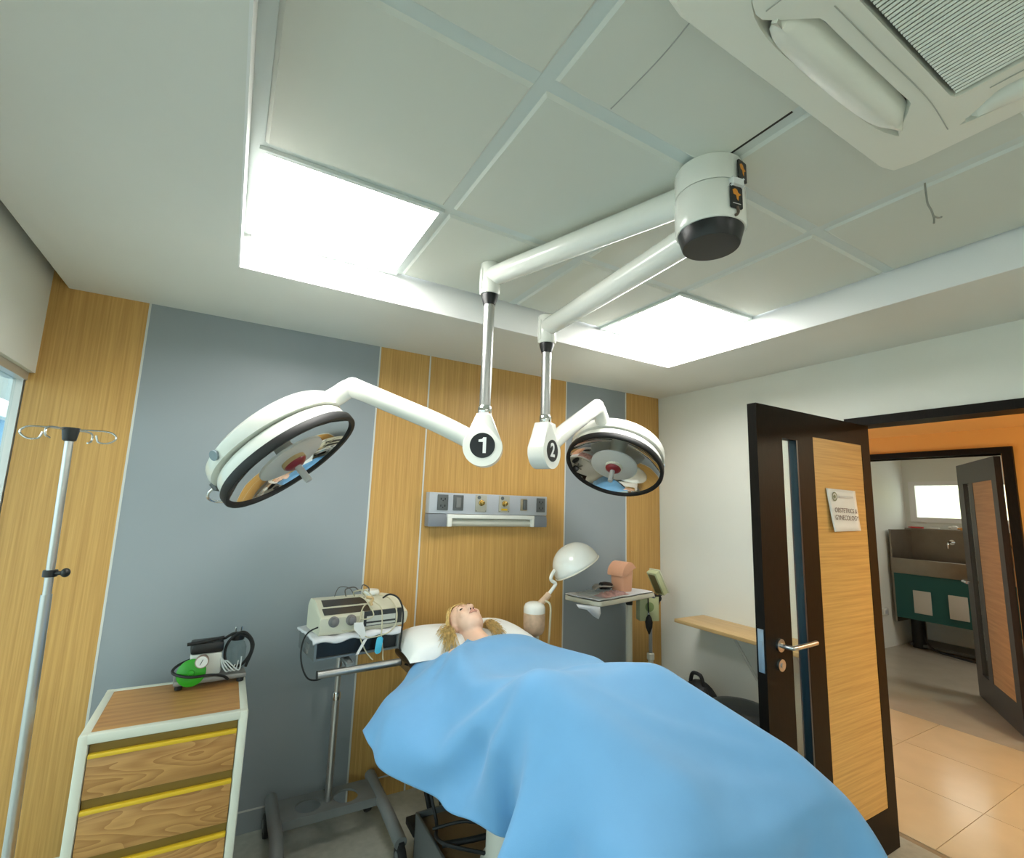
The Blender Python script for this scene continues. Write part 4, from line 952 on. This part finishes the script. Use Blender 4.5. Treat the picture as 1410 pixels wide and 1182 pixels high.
# folded towel
tw = B(); n, k2 = 40, 20; g = []
for j in range(k2+1):
    for i in range(n+1):
        u_, v_ = i/n*2-1, j/k2*2-1
        x, y = u_*.212, v_*.142-.004; z = .095+.003*math.sin(u_*11+v_*3)+.002*math.sin(v_*14)
        ed = max(0, abs(v_)-.90)/.10
        z -= .014*ed*ed*(1 if v_ < 0 else .3)*(1+.4*math.sin(u_*9))
        g.append(tw.bm.verts.new(Mx @ V((x, y, z))))
for j in range(k2):
    for i in range(n): tw.bm.faces.new((g[j*(n+1)+i], g[j*(n+1)+i+1], g[(j+1)*(n+1)+i+1], g[(j+1)*(n+1)+i]))
to = tw.build('folded_towel', TOWEL, None, 80); q_ = to.modifiers.new('thickness', 'SOLIDIFY'); q_.thickness = .010; q_.offset = -1
tag(to, 'folded white towel between the metal box and the monitor', 'towel')
# fetal monitor
mz = bxz+.0975
fm = thing('fetal_monitor', (.60, 2.53, mz), 'cream fetal monitor with two grey knobs and tangled leads on the trolley', 'monitor')
Mm = Matrix.Translation((.600, 2.545, mz)) @ Matrix.Rotation(.12, 4, 'Z')
CREAM = mat('cream_plastic', (.66, .64, .50), .35)
yzp = [(-.10, .0), (-.112, .045), (-.110, .074), (-.098, .084), (.012, .136), (.085, .134), (.10, .11), (.10, 0)]
b = B(); st = [(-.195, .90), (-.19, 1), (.12, 1), (.17, .97), (.215, .88), (.232, .70), (.235, .55)]
rows = []
for x, s_ in st: rows.append([b.bm.verts.new(Mm @ V((x, y*(.85+.15*s_) if x > .1 else y, (.0+z*s_) if x < .1 else .012*(1-s_)*4+z*s_))) for y, z in yzp])
for p, q_ in zip(rows, rows[1:]): b.bridge(p, q_)
b.bm.faces.new(rows[0][::-1]); b.bm.faces.new(rows[-1])
b.build('case', CREAM, fm, 25)
def onslope(x0, x1, t0, t1, e):  # strip on the sloping top
    a = V((0, -.098, .084)); c = V((0, .012, .136)); nn = V((0, -.43, .90)).normalized()
    return [Mm @ (V((x, 0, 0))+a+(c-a)*t+nn*e) for x, t in ((x0, t0), (x1, t0), (x1, t1), (x0, t1))]
for x0_, x1_, t0, t1 in ((-.175, .045, .02, .42), (-.165, .045, .52, .95)):
    q_ = onslope(x0_, x1_, t0, t1, .0015); b = B(); b.quad(*q_); r_ = onslope(x0_, x1_, t0, t1, -.004); b.quad(*r_)
    b.build('display_strip', mat('smoky_display', (.05, .045, .04), .2), fm)
for x in (-.135, -.055): 
    B().lathe([(.024, .0), (.024, .008), (.018, .012), (.016, .030), (.008, .034)], Mm @ V((x, -.110, .058)), Mm.to_3x3() @ V((0, -1, .1)), 28).build('knob', mat('grey_knob', (.16, .15, .15), .4), fm)
b = B().box(.005, .20, -.113, -.10, .020, .088, M=Mm); b.build('paper_slot', mat('slot_dark', (.04, .04, .036), .4), fm)
B().box(.02, .165, -.116, -.11, .042, .066, M=Mm).box(.02, .165, -.116, -.11, .024, .033, M=Mm).build('chart_paper', mat('grey_paper', (.55, .56, .50), .6), fm)
for q0, q1 in ((.168, .172), (.0, .005)): B().box(q0, q1, -.116, -.10, .018, .09, M=Mm).build('slot_frame', CREAM, fm)
zt_ = .128
b = B().lathe([(.036, 0), (.040, .006), (.040, .016), (.034, .024), (.0, .025)], Mm @ V((.095, .04, .1365)), Z, 32)
tag(b.build('transducer_puck', ENAMEL), 'white round transducer lying on top of the fetal monitor', 'transducer')
LEAD = mat('cream_cable', (.55, .50, .34), .5)
tdr = B().prism(rrect(.03, .075, .013), Mm @ V((.075, -.150, -.062)), Mm.to_3x3() @ V((.9, -.43, 0)), Mm.to_3x3() @ V((.12, 0, 1)), .012, .004)
tag(tdr.build('transducer', CYAN), 'light blue transducer dangling in front of the dark metal box', 'transducer')
def lead(pts, r=.003, mt=LEAD, lab_='', nm='cable'): return tag(B().tube([Mm @ V(p) for p in pts], r, 7).build(nm, mt), lab_, 'cable', 'leads of the fetal monitor')
lead([(.05, .0, .135), (.02, -.04, .165), (.04, -.09, .14), (.085, -.12, .10), (.09, -.135, .03), (.085, -.145, -.02)], lab_='cream lead dropping straight to the light blue transducer')
lead([(.085, -.146, -.02), (.10, -.14, -.09), (.10, -.15, -.13), (.098, -.185, -.145)], lab_='cream lead running from the light blue transducer to the handle bar')
lead([(.0, .02, .14), (-.02, -.03, .17), (.03, -.05, .175), (.06, -.07, .135), (.0, -.11, .11), (-.02, -.13, .05), (-.015, -.14, -.02), (.02, -.14, -.09), (.05, -.15, -.125)], lab_='cream lead looping over the monitor down to the left of the blue transducer')
lead([(.10, .0, .14), (.15, -.06, .13), (.165, -.125, .08), (.16, -.135, .02), (.13, -.14, -.01), (.09, -.145, -.02), (.03, -.142, -.025), (.0, -.14, -.01)], lab_='cream lead looping across the paper slot')
lead([(.02, -.02, .14), (-.0, -.05, .15), (.02, -.09, .135), (.05, -.12, .075), (.02, -.135, .06), (-.02, -.13, .06)], lab_='cream lead coiled over the middle of the monitor')
lead([(-.03, .05, .13), (-.04, .04, .17), (-.01, .0, .185), (.02, .0, .165), (.04, .02, .19), (.07, .02, .175), (.07, .01, .155)], .003, mat('dark_cable', (.10, .09, .08), .5), 'thin dark lead arching over the monitor top')
lead([(-.08, .08, .13), (-.07, .05, .18), (-.03, .02, .18), (-.01, .0, .15)], .002, MATS['dark_cable'], 'fine dark wire arching above the display')
lead([(.13, -.03, .128), (.15, -.07, .150), (.185, -.10, .13), (.198, -.13, .07), (.19, -.145, -.02), (.185, -.145, -.09), (.20, -.15, -.115), (.225, -.17, -.14), (.225, -.185, -.165), (.20, -.18, -.16)], .0045, BLACKM, 'thick black lead running down the right end of the monitor to the handle bar')
lead([(-.15, -.10, .05), (-.23, -.08, .02), (-.262, -.10, -.03), (-.262, -.12, -.10), (-.235, -.14, -.16), (-.18, -.13, -.175), (-.13, -.08, -.16)], .0035, BLACKM, 'black lead looping down the left end of the metal box')
lead([(-.10, -.13, .02), (-.06, -.14, .018), (-.03, -.14, .04), (-.01, -.13, .085)], .002, LEAD, 'short cream lead hanging from the knobs')
b = B().prism([(-.012, .03), (.03, .028), (.05, -.03), (.034, -.05), (.02, -.03), (-.01, .0)], Mm @ V((-.040, -.146, .022)), Mm.to_3x3() @ V((1, 0, 0)), Z, .0015)
b.prism([(.0, 0), (.02, .008), (-.02, -.06), (-.035, -.062)], Mm @ V((.0, -.147, -.03)), Mm.to_3x3() @ V((1, 0, 0)), Z, .0015)
tag(b.build('paper_tag', PAPER), 'white paper tag tied to the monitor leads', 'tag')
tag(B().tube([Mm @ V(p) for p in ((.02, -.09, .150), (.05, -.095, .142), (.04, -.10, .125), (.045, -.105, .112))], .007, 8).build('cable_plug', mat('tan_plug', (.55, .38, .18), .5)), 'tan cable plug lying on the monitor top', 'plug')

# ---------------------------------------------------------------- examination lamp with dome shade
lx, ly = 1.595, 2.45
el = thing('examination_lamp', (lx, ly, 0), 'ivory examination lamp with a dome shade on a bent neck behind the table', 'lamp')
B().cyl((lx+.02, ly, .03), (lx+.02, ly, .86), .014, n=16).build('pole', ENAMEL2, el)
B().lathe([(.16, 0), (.16, .02), (.04, .035)], (lx+.02, ly, 0), Z, 40).build('base', ENAMEL2, el)
B().lathe([(.030, .828), (.048, .838), (.059, .858), (.062, .89), (.062, .955)], (lx, ly, 0), Z, 36).build('taped_body', TAPE, el)
B().lathe([(.063, .953), (.062, .982), (.054, 1.000), (.036, 1.010), (.01, 1.013)], (lx, ly, 0), Z, 36).build('body_cap', ENAMEL, el)
B().tube([(lx+.03, ly-.01, 1.0), (lx+.06, ly-.02, 1.03), (lx+.085, ly-.02, 1.052)], .018, 14).build('neck_grip', TAPE, el)
B().tube([(lx+.075, ly-.02, 1.045), (lx+.115, ly-.02, 1.085), (lx+.13, ly-.02, 1.11), (lx+.10, ly-.02, 1.13), (lx+.10, ly-.02, 1.155), (lx+.125, ly-.015, 1.185)], .0105, 12).build('neck', ENAMEL, el)
sc = V((1.885, 2.43, 1.195)); sdn = V((.42, -.22, -.80)).normalized()      # opening faces down to the right
prof = []
for i in range(13):
    t_ = i/12*PI/2; prof.append((.148*math.sin(t_)**.9, .150*math.cos(t_)))
sh = B().lathe(prof, sc, -sdn, 56, False, False).build('shade', ENAMEL, el, 80)
q_ = sh.modifiers.new('thickness', 'SOLIDIFY'); q_.thickness = .004; q_.offset = -1
B().lathe([(.146, -.003), (.151, .0), (.149, .006), (.145, .004), (.146, -.003)], sc, -sdn, 56, False, False).build('shade_rim', ENAMEL2, el)
B().sphere(sc-sdn*.05, (.035, .035, .045)).build('bulb', mat('unlit_bulb', (.75, .75, .72), .2), el)
B().tube([(lx+.05, ly-.03, 1.02), (lx+.065, ly-.065, 1.0), (lx+.065, ly-.066, .9), (lx+.06, ly-.06, .75), (lx+.05, ly-.04, .4), (lx+.05, ly-.02, .1)], .006, 8).build('power_cord', LEAD, el)

# ---------------------------------------------------------------- instrument stand
my = thing('instrument_stand', (2.49, 2.60, 0), 'white instrument stand with a flat tray under a white cloth', 'stand')
A0 = V((1.985, 2.345, 1.0)); U_ = V((2.60-1.985, 2.475-2.345, 0)); LU = U_.length; U_.normalize(); W_ = V((-U_.y, U_.x, 0)); LWd = .29
Mt = Matrix((U_, W_, Z)).transposed().to_4x4(); Mt.translation = A0
f = B().prism([(p[0]+LU/2, p[1]+LWd/2) for p in rrect(LU, LWd, .04)], Mt @ V((0, 0, -.028)), U_, W_, .006)
f.build('tray_bottom', ENAMEL2, my)
f = B(); lp = [(p[0]+LU/2, p[1]+LWd/2) for p in rrect(LU, LWd, .04)]; l2 = [(p[0]+LU/2, p[1]+LWd/2) for p in rrect(LU-.012, LWd-.012, .036)]
a_ = [f.bm.verts.new(Mt @ V((*p, -.028))) for p in lp]; b_ = [f.bm.verts.new(Mt @ V((*p, 0))) for p in lp]; c_ = [f.bm.verts.new(Mt @ V((*p, 0))) for p in l2]; d_ = [f.bm.verts.new(Mt @ V((*p, -.026))) for p in l2]
f.bridge(a_, b_); f.bridge(b_, c_); f.bridge(c_, d_); f.build('tray_rim', ENAMEL2, my)
B().cyl((2.49, 2.62, .03), (2.47, 2.60, .93), .020, n=20).build('post', ENAMEL2, my)
B().lathe([(.022, 0), (.024, .004), (.024, .025), (.020, .03)], (2.47, 2.60, .905), Z, 20).build('post_clamp', BLACK, my)
B().cyl((2.47, 2.60, .93), (2.47, 2.60, .966), .014, n=16).box(2.2, 2.47, 2.50, 2.53, .955, .972).build('tray_support', ENAMEL2, my)
B().box(2.05, 2.55, 2.60, 2.64, .01, .04, .006).box(2.05, 2.09, 2.30, 2.64, .01, .04, .006).box(2.51, 2.55, 2.30, 2.64, .01, .04, .006).build('base', ENAMEL2, my)
# cloth on the tray, one corner hanging
tc_ = B(); n, k2 = 30, 18; g = []
for j in range(k2+1):
    for i in range(n+1):
        u_, v_ = i/n, j/k2
        x = .015+u_*(LU+.0); y = .012+v_*(LWd-.02); z = .004+.002*math.sin(u_*20+v_*7)
        ov = max(0, u_-.95)/.05
        z -= .05*ov*(1-v_*.3); x -= .01*ov
        g.append(tc_.bm.verts.new(Mt @ V((x, y, z))))
for j in range(k2):
    for i in range(n): tc_.bm.faces.new((g[j*(n+1)+i], g[j*(n+1)+i+1], g[(j+1)*(n+1)+i+1], g[(j+1)*(n+1)+i]))
cl_ = tc_.build('tray_cloth', TOWEL, None, 80); q_ = cl_.modifiers.new('thickness', 'SOLIDIFY'); q_.thickness = .003; q_.offset = 1
tag(cl_, 'white cloth covering the instrument tray', 'cloth')
h_ = B(); n, k2 = 16, 12; g = []
pp = [at(793, 832, 1, 2.44), at(826, 836, 1, 2.36), at(827, 845, 1, 2.36), at(824, 853, 1, 2.36), at(817, 849, 1, 2.37), at(808, 840, 1, 2.40), at(797, 838, 1, 2.43)]
vs = [h_.bm.verts.new(p) for p in pp]; h_.bm.faces.new(vs)
hk_ = h_.build('hanging_napkin', TOWEL, None); q_ = hk_.modifiers.new('thickness', 'SOLIDIFY'); q_.thickness = .006
tag(hk_, 'white napkin corner hanging below the instrument tray', 'cloth')
# plastic bag with instruments and pink cloth
cen = Mt @ V((.20, .15, .008))
b = B(); n, k2 = 20, 14; g = []
for j in range(k2+1):
    for i in range(n+1):
        u_, v_ = i/n*2-1, j/k2*2-1; f_ = max(0, (1-u_**4)*(1-v_**4))
        g.append(b.bm.verts.new(Mt @ V((.22+u_*.15, .16+v_*.10, .008+.022*f_*(.8+.25*math.sin(u_*8+v_*5))))))
for j in range(k2):
    for i in range(n): b.bm.faces.new((g[j*(n+1)+i], g[j*(n+1)+i+1], g[(j+1)*(n+1)+i+1], g[(j+1)*(n+1)+i]))
tag(b.build('plastic_bag', CLEARP, None, 60), 'clear plastic bag lying on the instrument tray', 'bag')
b = B(); n = 22; g = []
for j in range(12):
    for i in range(n):
        u_, v_ = i/(n-1)*2-1, j/11*2-1; f_ = max(0, 1-u_**4)*max(0, 1-v_**4)
        g.append(b.bm.verts.new(Mt @ V((.24+u_*.13, .085+v_*.05, .008+.022*f_*(.75+.5*math.sin(u_*17+v_*3)*math.cos(v_*6))))))
for j in range(11):
    for i in range(n-1): b.bm.faces.new((g[j*n+i], g[j*n+i+1], g[(j+1)*n+i+1], g[(j+1)*n+i]))
tag(b.build('pink_cloth', PINK, None, 60), 'crumpled pink cloth at the front of the instrument tray', 'cloth')
b = B()
for k in range(4):
    y = .17+.02*k; b.tube([Mt @ V(p) for p in ((.17+.02*k, y, .035), (.24+.01*k, y+.01, .045), (.33, y-.01+.01*k, .040))], .006, 8)
    b.tube([Mt @ V(p) for p in ((.33, y, .04), (.35, y+.015, .04), (.37, y, .04), (.35, y-.015, .04), (.33, y, .04))], .004, 8)
tag(b.build('forceps', STEEL), 'metal forceps lying in the clear bag on the tray', 'forceps')
b = B().lathe([(.012, 0), (.022, .006), (.026, .04), (.022, .09), (.014, .11)], Mt @ V((.27, .20, .045)), Mt.to_3x3() @ V((1, -.1, -.05)), 24)
tag(b.build('black_cup', BLACK), 'small black cup lying beside the peach bin', 'cup')
# peach bin with curved swing lid
bc = Mt @ V((.435, .145, .006))
bn = thing('desk_bin', bc, 'small peach plastic bin with a curved lid on the instrument tray', 'bin')
b = B(); rows = []
for z, s_ in ((0, .86), (.01, .9), (.125, 1.0), (.135, 1.0)): rows.append([b.bm.verts.new(bc+U_*p[0]*s_+W_*p[1]*s_+Z*z) for p in rrect(.125, .115, .025)])
for p, q_ in zip(rows, rows[1:]): b.bridge(p, q_)
b.bm.faces.new(rows[0][::-1]); b.bm.faces.new(rows[-1]); b.build('body', PEACH, bn)
poly = [(-.078, .105), (-.078, .12)]+[(-.076+.154*t_, .12+.075*math.sin(PI*(.08+.80*t_))**.9) for t_ in [i/14 for i in range(15)]]+[(.082, .150), (.05, .150), (.02, .135), (-.02, .112), (-.04, .105)]
b = B().prism(poly, bc-W_*.0+W_*.0625, U_, Z, .125, .004); b.build('lid', PEACH, bn, 40)

# ---------------------------------------------------------------- blood pressure stand
sx_, sy_ = 2.70, 2.63
bp_ = thing('blood_pressure_stand', (sx_, sy_, 0), 'sage green blood pressure stand with tilted gauge and black bulb in the corner', 'medical stand')
B().cyl((sx_, sy_, .52), (sx_, sy_, .80), .013, n=16).build('upper_pole', BRUSH, bp_)
B().cyl((sx_, sy_, .03), (sx_, sy_, .53), .018, n=16).lathe([(.022, .51), (.026, .515), (.026, .55), (.022, .555)], (sx_, sy_, 0), Z, 20).build('lower_pole', ENAMEL2, bp_)
for k in range(5):
    a_ = 2*PI*k/5+.3; e = V((sx_+.13*math.cos(a_), sy_+.12*math.sin(a_), .04)); B().tube([(sx_, sy_, .06), e], .010, 8, 1).cyl(e+V((-.006, 0, -.018)), e+V((.006, 0, -.018)), .02, n=16).build('base_leg', ENAMEL2, bp_)
bkx, bky = 2.64, 2.60; Mk = Matrix.Translation((bkx, bky, .79)) @ Matrix.Rotation(-.38, 4, 'Z')
b = B().box(-.070, .070, -.04, .035, 0, .165, .004, M=Mk); b.build('basket', SAGE, bp_)
B().box(-.072, .072, -.042, .037, .165, .172, M=Mk).build('basket_rim', BLACKM, bp_)
B().sphere(Mk @ V((-.02, 0, .175)), (.035, .025, .022)).build('cuff', mat('olive_cuff', (.22, .20, .10), .8), bp_)
B().cyl(Mk @ V((.0, -.041, .095)), Mk @ V((.0, -.0425, .095)), .032, n=28).build('emblem', SAGED, bp_)
B().tube([Mk @ V(p) for p in ((-.012, -.02, .176), (-.014, -.046, .165), (-.014, -.05, .10), (-.012, -.05, .055))], .0045, 8).build('hose', BLACKM, bp_)
B().cyl(Mk @ V((-.012, -.05, .06)), Mk @ V((-.012, -.05, .045)), .008, n=12).build('valve', CHROME, bp_)
B().lathe([(.006, 0), (.018, -.02), (.026, -.05), (.022, -.085), (.010, -.115), (.004, -.13)], Mk @ V((-.012, -.055, .048)), Z, 24).build('bulb', BLACKM, bp_)
gA = V((2.79, 2.60, .965)); gB = V((2.70, 2.60, 1.125)); gu = (gB-gA).normalized(); gw = V((0, 1, 0)).cross(gu).normalized()
Mg = Matrix((gw, Y, gu)).transposed().to_4x4(); Mg.translation = gA
B().box(-.028, .012, -.045, .045, 0, .18, .005, M=Mg).build('gauge_box', SAGE, bp_)
B().box(.012, .022, -.050, .050, -.004, .184, .003, M=Mg).build('gauge_lid', mat('sage_pale', (.60, .62, .46), .4), bp_)
B().box(-.030, -.027, -.03, .03, .015, .165, M=Mg).build('scale', mat('dark_scale', (.16, .14, .06), .4), bp_)
B().tube([(2.70, 2.60, .965), (2.74, 2.60, .945), (2.79, 2.60, .955)], .008, 8).tube([(2.745, 2.60, .945), (2.75, 2.60, .90), (2.70, 2.62, .80)], .010, 8).sphere((2.75, 2.595, .93), (.02, .02, .025)).build('bracket', BLACKM, bp_)

# ---------------------------------------------------------------- shelf, stool, bag
sh_ = thing('wall_shelf', (2.84, 1.95, .81), 'pale oak shelf board on the right wall behind the open door', 'shelf')
B().box(2.685, XR, 1.47, 2.40, .815, .838, .003).build('board', OAKS, sh_)
for y in (1.62, 2.0):
    B().box(XR-.01, XR, y-.015, y+.015, .50, .815).box(2.74, XR-.01, y-.015, y+.015, .800, .815).build('bracket', ENAMEL, sh_)
    B().tube([(XR-.01, y, .53), (2.76, y, .80)], .008, 8, 1).build('brace', ENAMEL, sh_)
st_c = V((2.545, 1.83, 0))
st = thing('stool', st_c, 'round black padded stool standing beside the open door', 'stool')
B().lathe([(.13, .425), (.170, .432), (.185, .455), (.182, .485), (.155, .505), (.10, .513), (.0, .515)], st_c, Z, 48).build('seat', mat('black_vinyl', (.010, .013, .014), .42), st)
B().lathe([(.05, .415), (.05, .425)], st_c, Z, 24).cyl(st_c+Z*.1, st_c+Z*.42, .025, n=20).build('column', CHROME, st)
for k in range(5):
    a_ = 2*PI*k/5; e = st_c+V((.21*math.cos(a_), .21*math.sin(a_), .07)); B().tube([st_c+Z*.11, e], .016, 10, 1).cyl(e+V((-.012, 0, -.042)), e+V((.012, 0, -.042)), .028, n=20).build('base_leg', BLACKM, st)
bgc = V((2.76, 2.27, 0))
bg_ = thing('backpack', bgc, 'black backpack on the floor below the shelf, behind the stool', 'bag')
b = B(); b.sphere(bgc+V((0, 0, .24)), (.12, .16, .24), n=24, k=16)
for v in b.bm.verts:
    q_ = v.co-bgc; q_.z = max(.0, q_.z); s_ = 1.12 if q_.z < .3 else 1; q_.x = max(-.11, min(.11, q_.x*s_)); q_.y = max(-.15, min(.15, q_.y*s_)); v.co = bgc+q_
b.build('body', BLACKM, bg_, 60)
B().tube([bgc+V((-.02, -.05, .46)), bgc+V((-.02, -.03, .515)), bgc+V((-.02, .03, .515)), bgc+V((-.02, .05, .46))], .012, 8).build('carry_loop', BLACKM, bg_)
B().tube([bgc+V((-.06, -.10, .46)), bgc+V((-.11, -.15, .40)), bgc+V((-.13, -.17, .28)), bgc+V((-.11, -.15, .12))], .012, 8).build('strap', BLACKM, bg_)
B().box(-.05, .05, -.155, -.148, .1, .26, .003, M=Matrix.Translation(bgc)).build('front_pocket', DKGREY, bg_)

# wall socket near the floor behind the table
ws = thing('floor_socket', (1.07, 2.785, .10), 'beige double socket low on the oak panel behind the table', 'socket')
B().box(1.02, 1.13, 2.772, 2.788, .105, .150, .004).build('plate', ENAMEL2, ws)
for x in (1.05, 1.10): B().box(x-.012, x+.012, 2.770, 2.772, .118, .138).build('outlet', LTGREY, ws)
